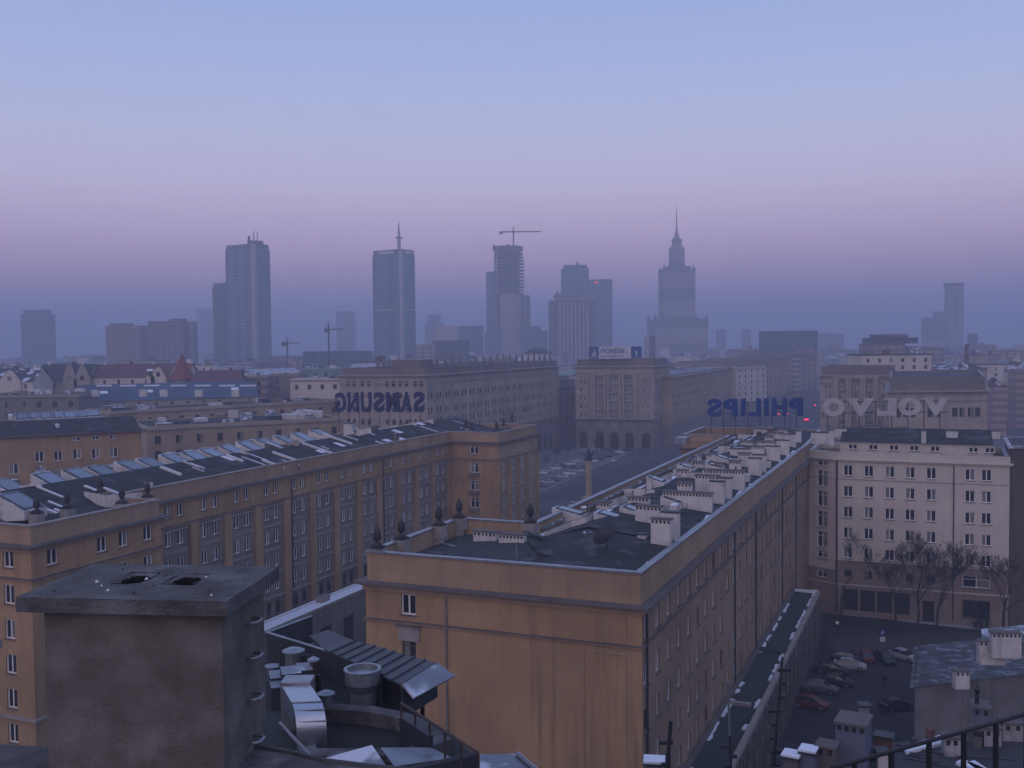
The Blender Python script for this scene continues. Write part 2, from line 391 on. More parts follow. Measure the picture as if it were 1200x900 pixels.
def skylight(b, ln=2.6, wd=1.7, hb=1.35, hf=.45, az=VZ):
    """glazed box: ln across the slope (high end at +x), wd along the street"""
    mb = MB(); x, y = ln/2, wd/2; mw = Matrix.Translation(b) @ Matrix.Rotation(az, 4, 'Z')
    o = MB()
    o.hull([(-x, -y, -.5), (x, -y, -.9), (x, y, -.9), (-x, y, -.5)], [(-x, -y, hf), (x, -y, hb), (x, y, hb), (-x, y, hf)], 'white_plaster', 'snowy_tin')
    sl = (hb-hf)/ln
    def q(a, b_, k): return (a, b_, hf+(a+x)*sl+k)
    i = .2; o.hull([q(-x+i, -y+i, 0), q(x-i*1.6, -y+i, 0), q(x-i*1.6, y-i, 0), q(-x+i, y-i, 0)], [q(-x+i, -y+i, .1), q(x-i*1.6, -y+i, .1), q(x-i*1.6, y-i, .1), q(-x+i, y-i, .1)], 'tin_dark')
    i = .36; o.face([q(-x+i, -y+i, .105), q(x-i*1.5, -y+i, .105), q(x-i*1.5, y-i, .105), q(-x+i, y-i, .105)], 'roof_glass')
    mb.add(o, mw); return mb
def finial(p, h=2.0, m='bronze'):
    mb = MB(); mb.box(p, (.95, .95, h*.12), AZ, m); k = h
    mb.lathe((p[0], p[1], p[2]+h*.1), [(.42, 0), (.46, .06*k), (.22, .16*k), (.17, .24*k), (.3, .3*k), (.36, .4*k), (.3, .52*k), (.34, .6*k), (.24, .72*k), (.12, .85*k), (.02, .92*k)], m, 10)
    return mb
# ------------------------------------------------------------------ block A : the long ochre block in the middle
A = Bld('apartment_block', 'long ochre and brown block in the middle with white chimneys on its dark roof', 'building',
        [W(0, 0), W(99.5, 0), W(113, .5), W(128, 1), W(128, 23.6), W(111, 23.6), W(111, 15.4), W(17.4, 15.4), W(17.4, 23.4), W(0, 23.4)], panes=True)
rows = [22.75, 19.2, 15.8, 12.4, 9.1]
cols = [1.0+3.48*k for k in range(28)]
ops = []
for i, c in enumerate(cols):
    for j, r in enumerate(rows):
        if j and i % 7 == 2 and random.random() < .3: continue
        wd = 1.25 if (i+j) % 3 else .95
        ops.append((c-wd/2, c+wd/2, r-.85, r+.85, 'white' if random.random() < .8 else 'brown'))
    ops.append((c-.6, c+.6, 2.4, 4.2, 'brown'))
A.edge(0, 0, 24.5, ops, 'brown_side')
for i in (1, 2, 4, 5, 6, 7, 8):
    A.edge(i, 0, 24.5, [], 'ochre')
A.edge(3, 0, 24.5, grid([2.5, 5.6, 9, 12.4, 15.8, 19.2], [22.5, 19, 15.5, 12], 1.3, 1.9), 'ochre')
A.edge(9, 0, 24.5, [(3.3, 4.65, 22.1, 23.8, 'white'), (3.35, 4.6, 18.3, 20.0, 'brown'), (3.35, 4.6, 14.9, 16.6, 'brown')], 'ochre')
A.finish()
def f(mb):
    band(mb, A.poly, -.5, -.12, 24.6, 26.9, 'ochre_band'); band(mb, A.poly, -.58, .0, 26.9, 27.05, 'tin')
A_par = prims('parapet', A.root, f)
def f(mb):
    band(mb, A.poly, -.4, .32, 24.25, 24.42, 'ochre_band'); band(mb, A.poly, -.4, .75, 24.42, 24.62, 'ledge_dark')
    band(mb, A.poly, -.45, .18, 23.9, 24.25, 'ochre_band')
prims('cornice', A.root, f)
prims('string_course', A.root, lambda mb: (band(mb, A.poly, -.05, .14, 21.35, 21.5, 'ochre_band'), band(mb, A.poly, -.04, .22, 21.5, 21.58, 'ledge_dark')))
def pipe(root, p, z0, z1, r=.07, m='tin_dark'):
    mb = MB(); mb.tube([(p.x, p.y, z0), (p.x, p.y, z1)], r, m); mb.build('downpipe', root)
for t_ in (1., 35.6, 48.7, 70., 84.): pipe(A.root, W(t_, -.12), 1, 24.2, .09)
pipe(A.root, W(-.12, 16.), 1, 24.2, .08, 'tin')
for a_, b_, c_, d_ in ((1.2, 4.6, 2, 20.9), (1.2, 3.2, 21.9, 23.6)):   # faint raised fields of the blank gable
    mb = MB()
    for e_ in ((a_, a_+.12, c_, d_), (b_-.12, b_, c_, d_), (a_+.12, b_-.12, d_-.12, d_)):
        p = W(-.02, (e_[0]+e_[1])/2); mb.box((p.x, p.y, e_[2]), (e_[1]-e_[0], .08, e_[3]-e_[2]), VZ, 'ochre_band')
    mb.build('moulding', A.root)
p = W(-.06, 19.4); mb = MB(); mb.box((p.x, p.y, 20.0), (1.9, .12, 1.2), VZ, 'ledge'); mb.box((p.x, p.y, 21.2), (2.3, .5, .12), VZ, 'ledge_dark'); mb.build('window_hood', A.root)
# roof: low ridge, lower gutter strip along the street side
def f(mb):
    prof = [(.5, 26.35), (9.2, 27.35), (12.6, 26.3), (15.0, 25.7)]
    for (w0, z0), (w1, z1) in zip(prof, prof[1:]):
        mb.face([W(15, w0, z0), W(127.5, w0, z0), W(127.5, w1, z1), W(15, w1, z1)], 'roof_dark')
    mb.face([W(.4, .5, 25.45), W(15, .5, 26.35), W(15, 9.2, 27.2), W(.4, 9.2, 25.5)], 'roof_dark')
    mb.face([W(.4, 9.2, 25.5), W(15, 9.2, 27.2), W(15, 12.6, 26.3), W(.4, 12.6, 25.5)], 'roof_dark')
    mb.face([W(.4, 12.6, 25.5), W(15, 12.6, 26.3), W(17.3, 15, 25.7), W(17.3, 23, 25.4), W(.4, 23, 25.4)], 'roof_felt')
    mb.face([W(111, 15, 25.7), W(127.5, 15, 25.7), W(127.5, 23.2, 25.6), W(111, 23.2, 25.6)], 'roof_dark')
A_roof = prims('roof', A.root, f)
def f(mb):       # snow lying in the gutters and against the parapets
    rr = random.Random(3)
    t_ = 4.
    while t_ < 97:
        ln = rr.uniform(1.5, 6); p = [W(t_, .55), W(t_+ln, .55), W(t_+ln*.9, rr.uniform(.9, 1.7)), W(t_+.3, rr.uniform(.8, 1.5))]
        mb.prism(p, 26.3, 26.52, 'snow'); t_ += ln+rr.uniform(.3, 3)
    for k in range(46):
        t0 = rr.uniform(18, 118); w0 = rr.uniform(10, 14.6); ln = rr.uniform(1, 5); wd = rr.uniform(.15, .7)
        z = 27.35-(w0-9.2)*.3 if w0 < 12.6 else 26.3-(w0-12.6)*.25
        c = W(t0, w0, z); mb.box((c.x, c.y, z-.1), (ln, wd, .17), AZ+rr.uniform(-.05, .05), 'snow')
prims('snow', A_roof, f, kind='stuff')
prims('flashing', A_roof, lambda mb: [mb.box(tuple(W(67, 14.9, 26.2)), (98, .5, .2), AZ, 'snowy_tin'), mb.box(tuple(W(67, 11.9, 26.6)), (94, .3, .14), AZ, 'tin'), mb.box(tuple(W(9, 17, 25.5)), (15, .4, .12), AZ+1.1, 'tin'), mb.box(tuple(W(8, 13, 25.6)), (9, .35, .12), AZ+.7, 'snowy_tin')])
for a in [(763, 788, 608, 638, 26.4, True), (775, 797, 600, 630, 26.6, False), (745, 777, 593, 612, 26.9, True), (778, 834.4, 577, 596, 26.7, True), (794, 812, 566, 577, 27.2, True),
          (832, 850, 564, 590, 26.5, False), (841, 858, 560, 584, 26.5, False), (815, 843, 557, 576, 26.9, True), (826, 872, 551, 570, 26.8, True), (854.6, 869, 540, 552, 27.1, True),
          (877, 893, 537, 557, 26.5, False), (882, 898, 533, 553, 26.5, False), (865, 880, 531, 546, 26.9, True), (898, 914, 523, 540, 26.5, False), (879, 896, 523, 536, 27, True), (856, 879, 526, 533, 27.3, False),
          (910, 925, 516, 533, 26.5, False), (919, 933, 509, 524, 26.5, False), (887, 908, 517, 525, 27, True), (896, 907, 511, 517, 27.2, True), (793, 807, 551, 560, 27.2, True), (900, 918, 507, 514, 27, True),
          (555, 585, 623, 637, 25.5, True), (585, 617, 626, 641, 25.6, True), (736, 762, 583, 592, 27, True), (748, 758, 626, 634, 26.4, False), (700, 716, 589, 594, 27, True), (812, 826, 541, 548, 27.3, True),
          (828, 842, 532, 539, 27.3, True), (842, 856, 522, 528, 27.3, False), (838, 848, 543, 551, 27.2, True), (868, 884, 517, 522, 27.2, True), (912, 922, 503, 509, 27, True), (884, 900, 502, 508, 27, True), (850, 876, 500, 506, 26, False)]:
    pix_chimney(A_roof, *a)
rc = random.Random(17)
for k in range(38):
    t0 = rc.uniform(22, 122); w0 = rc.uniform(1.6, 14.2); z = 26.35+(w0-.5)*.115 if w0 < 9.2 else (27.35-(w0-9.2)*.3 if w0 < 12.6 else 26.3-(w0-12.6)*.25)
    kind = rc.choice(['pipe', 'box', 'box', 'slab', 'wall']); c = W(t0, w0, z); mb = MB()
    if kind == 'pipe': mb.tube([c-Vector((0, 0, .2)), c+Vector((0, 0, rc.uniform(.7, 1.5)))], rc.uniform(.07, .16), rc.choice(['tin', 'rust', 'tin_dark']), 7); nm = 'flue_pipe'
    elif kind == 'box': mb.box((c.x, c.y, z-.3), (rc.uniform(.7, 1.8), rc.uniform(.5, 1.1), rc.uniform(.8, 1.6)), AZ+rc.uniform(-.1, .1), rc.choice(['dirt_wall', 'white_plaster', 'brick_red', 'ledge']), rc.choice([None, 'snow', 'tin_dark'])); nm = 'roof_hatch'
    elif kind == 'slab': mb.box((c.x, c.y, z-.1), (rc.uniform(1.5, 4), rc.uniform(.6, 1.5), .22), AZ+rc.uniform(-.3, .3), rc.choice(['snowy_tin', 'tin', 'roof_snow'])); nm = 'roof_sheet'
    else: mb.box((c.x, c.y, z-.4), (rc.uniform(1.5, 3.5), .28, rc.uniform(.7, 1.3)), VZ+rc.uniform(-.05, .05), 'white_plaster', 'ledge_dark'); nm = 'firewall'
    mb.build(nm, A_roof)
for (t0, w0, t1, w1) in ((3, 4, 15, 9), (5, 11, 14, 7), (2.5, 14, 9, 19), (16, 4, 30, 3.5), (9, 3, 11, 8)):
    mb = MB(); n_ = 12; mb.tube([W(t0+(t1-t0)*k/n_, w0+(w1-w0)*k/n_+.35*math.sin(k*1.1), 25.62+(t0+(t1-t0)*k/n_-.4)*.062+.03) for k in range(n_+1)], .045, 'tin_dark', 5); mb.build('cable', A_roof)
for (t0, w0, a_, b_, rz) in ((14, 14, 3.5, .5, .9), (11, 13, 2.8, .3, .5), (16, 8, 2.6, .8, 0), (13, 3, 1.8, 1.2, .6), (6, 20, 2, .7, 1.3), (5, 5, 3.2, 1.6, .3), (9, 10, 2.2, 2.8, .8), (4, 17, 3, 1.1, .1), (12, 5, 4, 1.2, -.2), (7.5, 7.5, 2.5, .9, 1.2)):
    c = W(t0, w0, 0); mb = MB(); zz = 25.5+(t0-.4)*(.062 if w0 < 9 else .07); mb.box((c.x, c.y, zz), (a_, b_, .1), AZ+rz, 'roof_slate'); mb.build('roof_patch', A_roof)
def firewall(roof, pts, h, th=.3, m='white_plaster'):
    mb = MB()
    for p, q in zip(pts, pts[1:]):
        d = (q-p).normalized(); n = Vector((-d.y, d.x, 0))*th/2
        mb.hull([p-n-Vector((0, 0, .6)), p+n-Vector((0, 0, .6)), q+n-Vector((0, 0, .6)), q-n-Vector((0, 0, .6))][::-1], [p-n+Vector((0, 0, h)), p+n+Vector((0, 0, h)), q+n+Vector((0, 0, h)), q-n+Vector((0, 0, h))][::-1], m, 'ledge_dark')
    return mb.build('firewall', roof)
firewall(A_roof, [P(640, 632, 25.7), P(669, 620, 26.2), P(686, 615, 26.6), P(703, 604, 26.8)], .75)
firewall(A_roof, [P(705, 597, 26.6), P(729, 588, 27), P(740, 584, 27.1)], .6)
firewall(A_roof, [P(762, 572, 26.9), P(786, 560, 27.2)], .7)
firewall(A_roof, [P(790, 556, 26.9), P(806, 546, 27.2)], .7); firewall(A_roof, [P(818, 540, 26.9), P(830, 532, 27.2)], .6)
for px, py, z in ((707, 636, 26.1), (718, 612, 26.6), (742, 604, 26.9), (668, 606, 26.3), (770, 568, 27.1), (805, 552, 27.2), (822, 547, 27.2), (789, 592, 27.0), (838, 551, 27.2), (846, 541, 27.2)):
    skylight(P(px, py, z), 3.2 if px < 730 else 2.2, 2.0, 1.0, .35).build('skylight', A_roof)
for k, (px, py) in enumerate([(435, 645), (463.5, 633), (512, 617), (535, 608), (607, 613)]):
    t_, w_ = tw(P(px, py, 27.06)); p = W(max(t_, .75), min(w_, 22.65 if k < 4 else 15.2)); mb = MB(); mb.box((p.x, p.y, 26.0), (1.15, 1.15, 1.15), AZ, 'ledge'); mb.box((p.x, p.y, 25.4), (.6, .6, .7), AZ, 'white_plaster'); mb.build('pedestal', A.root)
    finial((p.x, p.y, 27.15), 1.85).build('finial', A.root, smooth=True)
def f(mb):
    p = P(711, 645, 26.4); mb.tube([p, p+Vector((0, 0, 1.1))], .06, 'iron')
    d = Vector((-.5, .7, .5)).normalized(); a = d.cross(Vector((0, 0, 1))).normalized(); b = a.cross(d)
    c = p+Vector((-.25, 0, 1.5)); n = 14; r = 1.15
    rim = [c+a*r*math.cos(k*math.tau/n)+b*r*math.sin(k*math.tau/n)-d*.12 for k in range(n)]; rb = [x-d*.06 for x in rim]
    for k in range(n):
        mb.face([c-d*.35, rim[k], rim[(k+1) % n]], 'tin'); mb.face([c-d*.42, rb[(k+1) % n], rb[k]], 'tin')
    mb.tube([c-d*.3, c+d*.5], .03, 'iron', 5)
o = prims('satellite_dish', None, f); tag(o, 'grey satellite dish on a short mast on the dark roof near the white chimneys', 'satellite dish')
def fence_bits(mb):
    for a, b in ((1.5, 4.2), (5.6, 8.)):
        for k in range(7):
            p = W(.75, 7.4+a+(b-a)*k/6); mb.box((p.x, p.y, 25.5), (.14, .14, 1.5), VZ, 'rust')
        p = W(.75, 7.4+(a+b)/2); mb.box((p.x, p.y, 26.5), (.08, b-a, .1), AZ, 'rust')
prims('vent_grille', A_roof, fence_bits)
pipe(A.root, W(1.2, 10.4), 25.4, 28.4, .08, 'tin')
def f(mb):
    mb.box(tuple(P(800, 520, 26)), (3, 2, 1.2), AZ, 'tin')
    for px, py in ((757, 588), (812, 556), (850, 532), (880, 514), (905, 506), (926, 503)):
        p = P(px, py, 27); mb.tube([p, p+Vector((0, 0, 2.6))], .04, 'iron', 4); mb.box((p.x, p.y, p.z+2.3), (1.1, .05, .05), VZ, 'iron')
prims('aerial', A_roof, f)
# terrace wing along the foot of block A
T = Bld('terrace_wing', 'low flat wing with a black snow-edged roof along the foot of the brown facade', 'building', [W(-25, -3.9), W(80, -3.9), W(80, -.06), W(-25, -.06)])
tc_ = [2.2+3.5*k for k in range(30)]
T.edge(0, 0, 7.3, grid(tc_, [5.3, 2.2], 1.3, 1.9, 'brown'), 'dirt_wall'); T.edge(1, 0, 7.3, [], 'cream_low'); T.edge(3, 0, 7.3, [], 'dirt_wall'); T.edge(2, 0, 7.3, [], 'dirt_wall')
T.finish(60)
Tr = prims('roof', T.root, lambda mb: mb.face([W(-25, -3.8, 7.4), W(80, -3.8, 7.4), W(80, -.05, 7.5), W(-25, -.05, 7.5)], 'roof_felt'))
prims('parapet', T.root, lambda mb: [mb.box(tuple(W(27.5, -3.75, 7.3)), (105.3, .5, .45), AZ, 'ledge'), mb.box(tuple(W(27.5, -.3, 7.3)), (105, .4, .5), AZ, 'ledge_dark'), mb.box(tuple(W(79.8, -2, 7.3)), (.4, 3.3, .5), AZ, 'snow')])
prims('pilaster', T.root, lambda mb: [mb.box(tuple(W(-25+.45+3.5*k, -4.0, 0)), (.5, .25, 7.25), AZ, 'dirt_wall') for k in range(30)])
def f(mb):
    rr = random.Random(5)
    for side, w0 in ((0, -.75), (1, -3.3)):
        t_ = 5.
        while t_ < 78:
            ln = rr.uniform(.8, 5)
            if rr.random() < .75:
                n = 5; pts = [W(t_+ln*k/n, w0+rr.uniform(-.2, .05)) for k in range(n+1)]+[W(t_+ln*(n-k)/n, w0+rr.uniform(.15, .32)) for k in range(n+1)]
                mb.prism(pts, 7.42, 7.58, 'snow')
            t_ += ln+rr.uniform(.2, 2.5)
prims('snow', Tr, f, kind='stuff')
prims('roof_box', Tr, lambda mb: [mb.box(tuple(W(49, -2, 7.45)), (1.2, 3.2, .35), AZ, 'roof_felt'), mb.box(tuple(W(30, -1.6, 7.45)), (.6, 2.2, .3), AZ, 'ledge')])
# ------------------------------------------------------------------ cream block closing the courtyard
Cp = [W(97.4, -4.4), W(97.8, -29.4), W(113, -29.4), W(113, -.05), W(99.6, -.05)]
K = Bld('apartment_block', 'cream seven storey block with small white framed windows closing the courtyard', 'building', [Cp[1], Cp[2], Cp[3], Cp[4], Cp[0]], panes=True)
ed0 = (Cp[0]-Cp[1]).length
def s_at(px):     # distance along the cream front from its left end for a pixel column
    best = min((abs((lambda q: 600+F*q.x/q.y)(Cp[0]+(Cp[1]-Cp[0])*k/800)-px), k) for k in range(801)); return best[1]/800*ed0
wc = [s_at(x) for x in (994.5, 1019, 1043.5, 1067.5, 1092.5, 1138, 1157.5)]
rws = [23.2, 19.9, 16.6, 13.3, 10.1]
cw = [(s-.7, s+.7, r-.88, r+.88, 'white') for s in wc for r in rws]+[(s-.55, s+.55, 6.2, 7.4, 'brown') for s in wc[:5]]
cw += [(s_at(1130), s_at(1163), 5.9, 7.7, 'grid'), (s_at(1130), s_at(1163), 1.2, 4.0, 'brown')]
for k in range(4): cw.append((s_at(989)+k*2.55, s_at(989)+k*2.55+2.25, .9, 4.3, 'dark'))
cw.append((s_at(1083), s_at(1097), .1, 3.4, 'dark'))
_w = wintype
def wintype(w, h, kind='white'):
    if kind == 'dark':
        k = (round(w, 2), round(h, 2), kind)
        if k not in WT:
            fr = MB(); pn = MB(); fr.box((0, 0, h-.1), (w, .1, .1), 0, 'ledge_dark'); pn.face([(-w/2, 0, 0), (w/2, 0, 0), (w/2, 0, h-.1), (-w/2, 0, h-.1)], 'hole')
            WT[k] = (fr, pn, fr.mesh('garage_door'), pn.mesh('pane'))
        return WT[k]
    return _w(w, h, kind)
# front runs right to left in the CCW polygon: edge 4 is Cp[0]->Cp[1]
K.poly = [Cp[0], Cp[1], Cp[2], Cp[3], Cp[4]]; K.poly = [Vector(p[:2]) for p in K.poly]
area = sum(K.poly[i-1].x*K.poly[i].y-K.poly[i].x*K.poly[i-1].y for i in range(5))
if area < 0: raise RuntimeError('cream polygon is clockwise')
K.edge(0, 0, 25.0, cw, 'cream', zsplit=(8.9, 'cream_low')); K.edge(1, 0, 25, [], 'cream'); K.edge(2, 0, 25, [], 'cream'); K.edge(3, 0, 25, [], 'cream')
stw = (K.poly[0]-K.poly[4]).length
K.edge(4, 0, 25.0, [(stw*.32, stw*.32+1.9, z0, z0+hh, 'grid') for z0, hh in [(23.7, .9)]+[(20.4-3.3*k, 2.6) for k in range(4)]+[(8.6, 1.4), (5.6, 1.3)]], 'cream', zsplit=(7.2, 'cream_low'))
K.finish()
prims('cornice', K.root, lambda mb: [band(mb, K.poly, -.3, .25, 24.6, 24.85, 'cream'), band(mb, K.poly, -.3, .5, 24.85, 25.05, 'cream')])
prims('string_course', K.root, lambda mb: [band(mb, K.poly, -.05, .07, 21.75, 21.85, 'ledge'), band(mb, K.poly, -.05, .12, 4.9, 5.1, 'cream'), band(mb, K.poly, -.05, .1, 8.85, 9.0, 'cream')])
prims('parapet', K.root, lambda mb: [band(mb, K.poly, -.6, .05, 25.05, 26.1, 'cream', 'snowy_tin')])
inner = ring_offset(K.poly, -2.2)
facade(at := MB(), inner[0], inner[1], 25.5, 27.6, [(s-.7, s+.7, 26.35, 27.2) for s in wc], 'cream'); at.build('attic_wall', K.root)
mb = MB()
dK = (inner[1]-inner[0]).normalized(); nK = Vector((-dK.y, dK.x))
for s in wc:
    c = inner[0]+dK*s+nK*.2; fr, pn, _, _ = wintype(1.4, .85, 'white'); mw = Matrix.Translation((c.x, c.y, 26.35)) @ Matrix.Rotation(math.atan2(dK.y, dK.x), 4, 'Z')
    m2 = MB(); m2.add(fr, mw); m2.add(pn, mw); m2.build('attic_window', K.root)
def f(mb):
    a, b = inner[0], inner[1]; e2 = ring_offset(K.poly, -.6)
    mb.face([(*a, 25.5), (*b, 25.5), (*e2[1], 25.5), (*e2[0], 25.5)][::-1], 'roof_dark')
    ov = Vector(nK)*-.35; mid = nK*6; far = nK*12.6
    mb.face([(*(a+ov), 27.6), (*(b+ov), 27.6), (*(b+mid), 29.4), (*(a+mid), 29.4)], 'roof_dark')
    mb.face([(*(a+mid), 29.4), (*(b+mid), 29.4), (*(b+far), 28.6), (*(a+far), 28.6)], 'roof_dark')
    mb.face([(*(b), 25.5), (*(b+far), 25.5), (*(b+far), 28.6), (*(b+mid), 29.4), (*(b), 27.5)], 'cream')
    mb.face([(*(a), 25.5), (*(a+far), 25.5), (*(a+far), 28.6), (*(a+mid), 29.4), (*(a), 27.5)][::-1], 'cream')
K_roof = prims('roof', K.root, f)
for x0, x1, yt, yb, h_ in [(933, 939, 505, 512, False), (951, 974, 507, 514, False), (972, 977, 504, 516, False), (978, 992, 502, 507, False), (1009, 1032, 500, 506, False), (1061, 1097, 503, 507, False), (1080, 1085, 505, 513, False), (1109, 1122, 505, 511, False), (1134, 1170, 505, 508, False), (1024, 1032, 499, 503, True), (1050, 1064, 501, 505, True)]:
    q = P((x0+x1)/2, yb, 28.6); mb = MB(); chimney(mb, q, (x1-x0)*q.y/F, .8, (yb-yt)*q.y/F, VZ+math.pi, h_); mb.build('chimney', K_roof)
p = inner[0]+dK*(s_at(1118)); pp = K.poly[0]+(K.poly[1]-K.poly[0]).normalized()*s_at(1119)
pipe(K.root, Vector((*(pp-nK*.1), 0)), .5, 24.8, .09); pp = K.poly[0]+(K.poly[1]-K.poly[0]).normalized()*.25
pipe(K.root, Vector((*(pp-nK*.15), 0)), .5, 24.8, .16)
# dark building at the right edge
q0, q1 = Cp[1]-V*.05, P(1230, 735, 0)
DR = Bld('apartment_block', 'dark brown rendered block cut off by the right edge beside the cream block', 'building', [q1, q1+U*30-V*20, W(120, -44), W(113, -29.5), W(98.2, -29.5)])
ar = sum(DR.poly[i-1].x*DR.poly[i].y-DR.poly[i].x*DR.poly[i-1].y for i in range(5))
if ar < 0: DR.poly.reverse()
mat('brown_dark', (.1, .075, .06), streak=.5, scale=.2)
for i in range(5): DR.edge(i, 0, 27.6, [], 'brown_dark')
DR.finish(); DR.cap(27.6, 'roof_slate'); prims('cornice', DR.root, lambda mb: band(mb, DR.poly, -.2, .35, 27.3, 27.7, 'snowy_tin'))
def pxpt(px, py, z): return P(px, py, z)
# ------------------------------------------------------------------ block B : long ochre block on the left
B = Bld('apartment_block', 'long ochre block on the left with pilasters and a row of glazed roof boxes', 'building',
        [W(-.7, 82), W(-.7, 59.8), W(17, 59.8), W(17, 67.4), W(104.8, 67.4), W(104.8, 57.3), W(125, 57.3), W(125, 82)], panes=False)
br = [23.75, 20.2, 16.8, 13.4, 10.0, 6.6, 3.1]
bays = [21.2+6.62*i-17 for i in range(13)]
ops = []
for b in bays:
    for k, r in enumerate(br):
        for s_ in (-1, 1):
            hh = 1.8; ops.append((b+s_*1.08-.6, b+s_*1.08+.6, r-hh/2, r+hh/2, 'white' if k < 5 else 'brown'))
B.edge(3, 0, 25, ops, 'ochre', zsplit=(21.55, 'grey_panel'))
B.edge(1, 0, 25, grid([2.6, 9.0, 12.0, 15.6], br[:5], 1.35, 1.9), 'ochre')
B.edge(0, 0, 25, grid([1.6, 8.0, 13.5, 19.2], br[:6], 1.35, 1.9), 'ochre')
B.edge(2, 0, 25, [], 'ochre'); B.edge(6, 0, 25, [], 'ochre'); B.edge(7, 0, 25, [], 'ochre')
B.edge(4, 0, 25, [(4.2, 6.0, r-.95, r+.95, 'grid') for r in br[:6]], 'ochre')
B.edge(5, 0, 25, [(c-.75, c+.75, r-1., r+1., 'grid') for c in (2.8, 7.4, 12.0, 16.6) for r in br[:5]]+[(c-1.1, c+1.1, .3, 5.6, 'dark') for c in (2.8, 7.4, 12, 16.6)], 'ochre_pale')
B.finish(98)
prims('parapet', B.root, lambda mb: [band(mb, B.poly, -.5, -.12, 25.1, 26.9, 'ochre_band'), band(mb, B.poly, -.6, 0, 26.9, 27.04, 'ledge')])
prims('cornice', B.root, lambda mb: [band(mb, B.poly, -.4, .3, 24.75, 24.95, 'ochre_band'), band(mb, B.poly, -.4, .75, 24.95, 25.15, 'ledge_dark'), band(mb, B.poly, -.4, .15, 24.4, 24.75, 'ochre_band')])
prims('string_course', B.root, lambda mb: [band(mb, B.poly, -.05, .2, 21.6, 21.8, 'ochre_band'), band(mb, B.poly, -.05, .3, 21.8, 21.9, 'ledge_dark'), band(mb, B.poly, -.05, .3, 8.1, 8.35, 'ledge')])
for k in range(14):
    mb = MB(); c = W(17.9+6.62*k, 67.4-.17); mb.box((c.x, c.y, .4), (1.5, .36, 21.2), AZ, 'ochre'); mb.build('pilaster', B.root)
for b in bays:
    mb = MB()
    for r in (18.5, 15.1, 11.7):
        m3 = MB(); c = W(17+b, 67.4-.06); m3.box((c.x, c.y, r-.12), (4.2, .14, .24), AZ, 'ledge'); m3.build('spandrel', B.root)
    mb.box((*W(17+b, 67.4-.12).to_2d(), 21.15), (4.7, .26, .14), AZ, 'ledge'); mb.build('lintel', B.root)
for c_ in (.5, 5.1, 9.7, 14.3, 19.7):
    mb = MB(); c = W(104.8+c_, 57.15); mb.box((c.x, c.y, .3), (1.2, .35, 21.2), AZ, 'ochre'); mb.build('pilaster', B.root)
for k in (0, 5, 9): pipe(B.root, W(17.3+6.62*k+ (2 if k else -.1), 67.2), 1, 24.5, .1)
for r in br[1:5]:
    mb = MB(); c = W(104.5, 67.4-5.1); mb.box((c.x, c.y, r-1.55), (2.1, .7, .5), VZ, 'stone_dark'); mb.build('balcony', B.root)
def f(mb):
    prof = [(67.9, 26.2), (75.5, 28.2), (81.6, 26.6)]
    for (w0, z0), (w1, z1) in zip(prof, prof[1:]):
        mb.face([W(17, w0, z0), W(124.6, w0, z0), W(124.6, w1, z1), W(17, w1, z1)], 'roof_dark')
    mb.face([W(-.3, 60.2, 25.8), W(17, 60.2, 25.8), W(17, 67.9, 26.2), W(-.3, 67.9, 26.2)], 'roof_dark')
    mb.face([W(-.3, 67.9, 26.2), W(17, 67.9, 26.2), W(17, 75.5, 28.2), W(-.3, 75.5, 28.2)], 'roof_dark')
    mb.face([W(-.3, 75.5, 28.2), W(17, 75.5, 28.2), W(17, 81.6, 26.6), W(-.3, 81.6, 26.6)], 'roof_dark')
    mb.face([W(105.3, 57.7, 26.1), W(124.6, 57.7, 26.1), W(124.6, 67.9, 26.2), W(105.3, 67.9, 26.2)], 'roof_dark')
B_roof = prims('roof', B.root, f)
lights_px = [(13, 580), (25, 598), (61, 571), (97, 566), (123, 562), (158, 556), (180, 552), (209, 547), (231, 543), (253, 540), (274, 535), (294, 530), (317, 527), (337, 523), (357, 519), (379, 515)]
for px, py in lights_px:
    p = P(px, py, 27.2); skylight(Vector((p.x, p.y, 27.0)), 4.1+.4*math.sin(px), 2.9, 1.95, .45).build('skylight', B_roof)
for px, py in [(8, 566), (52, 560), (88, 553), (133, 549), (118, 549), (203, 534), (227, 531), (245, 528), (300, 518), (328, 513)]:   # those on the far slope
    p = P(px, py, 27.6); mb = MB(); mb.box((p.x, p.y, 26.8), (2.6, 1.6, 1.2), VZ, 'tin', 'snowy_tin'); mb.build('roof_hatch', B_roof)
def rail(p, ln, wd=.35, az=VZ, m='white_plaster', top='snow', h=.4, tilt=-14.7):
    mb = MB(); x = ln/2
    o = MB(); o.box((0, 0, -.6), (ln, wd, h+.6), 0, m, top); mb.add(o, Matrix.Translation(p) @ Matrix.Rotation(az, 4, 'Z') @ Matrix.Rotation(R(tilt) if az == VZ else 0, 4, 'Y') ); return mb
for px, py, ln in [(40, 566, 5), (50, 590, 4), (75, 590, 3), (200, 556, 3.5), (275, 542, 3), (335, 535, 5), (372, 527, 6), (395, 520, 6), (415, 515, 7), (432, 509, 6), (450, 506, 6), (470, 503, 7), (490, 500, 7), (320, 540, 4), (404, 509, 3), (440, 500, 4), (455, 497, 4)]:
    t_, w_ = tw(P(px, py, 27.2)); z_ = 28.2-(75.5-w_)*.263 if w_ < 75.5 else 28.2-(w_-75.5)*.26
    rail(W(t_, w_, z_), ln, h=.3, tilt=-14.7 if w_ < 75.5 else 14.5).build('firewall', B_roof)
rb = random.Random(41)
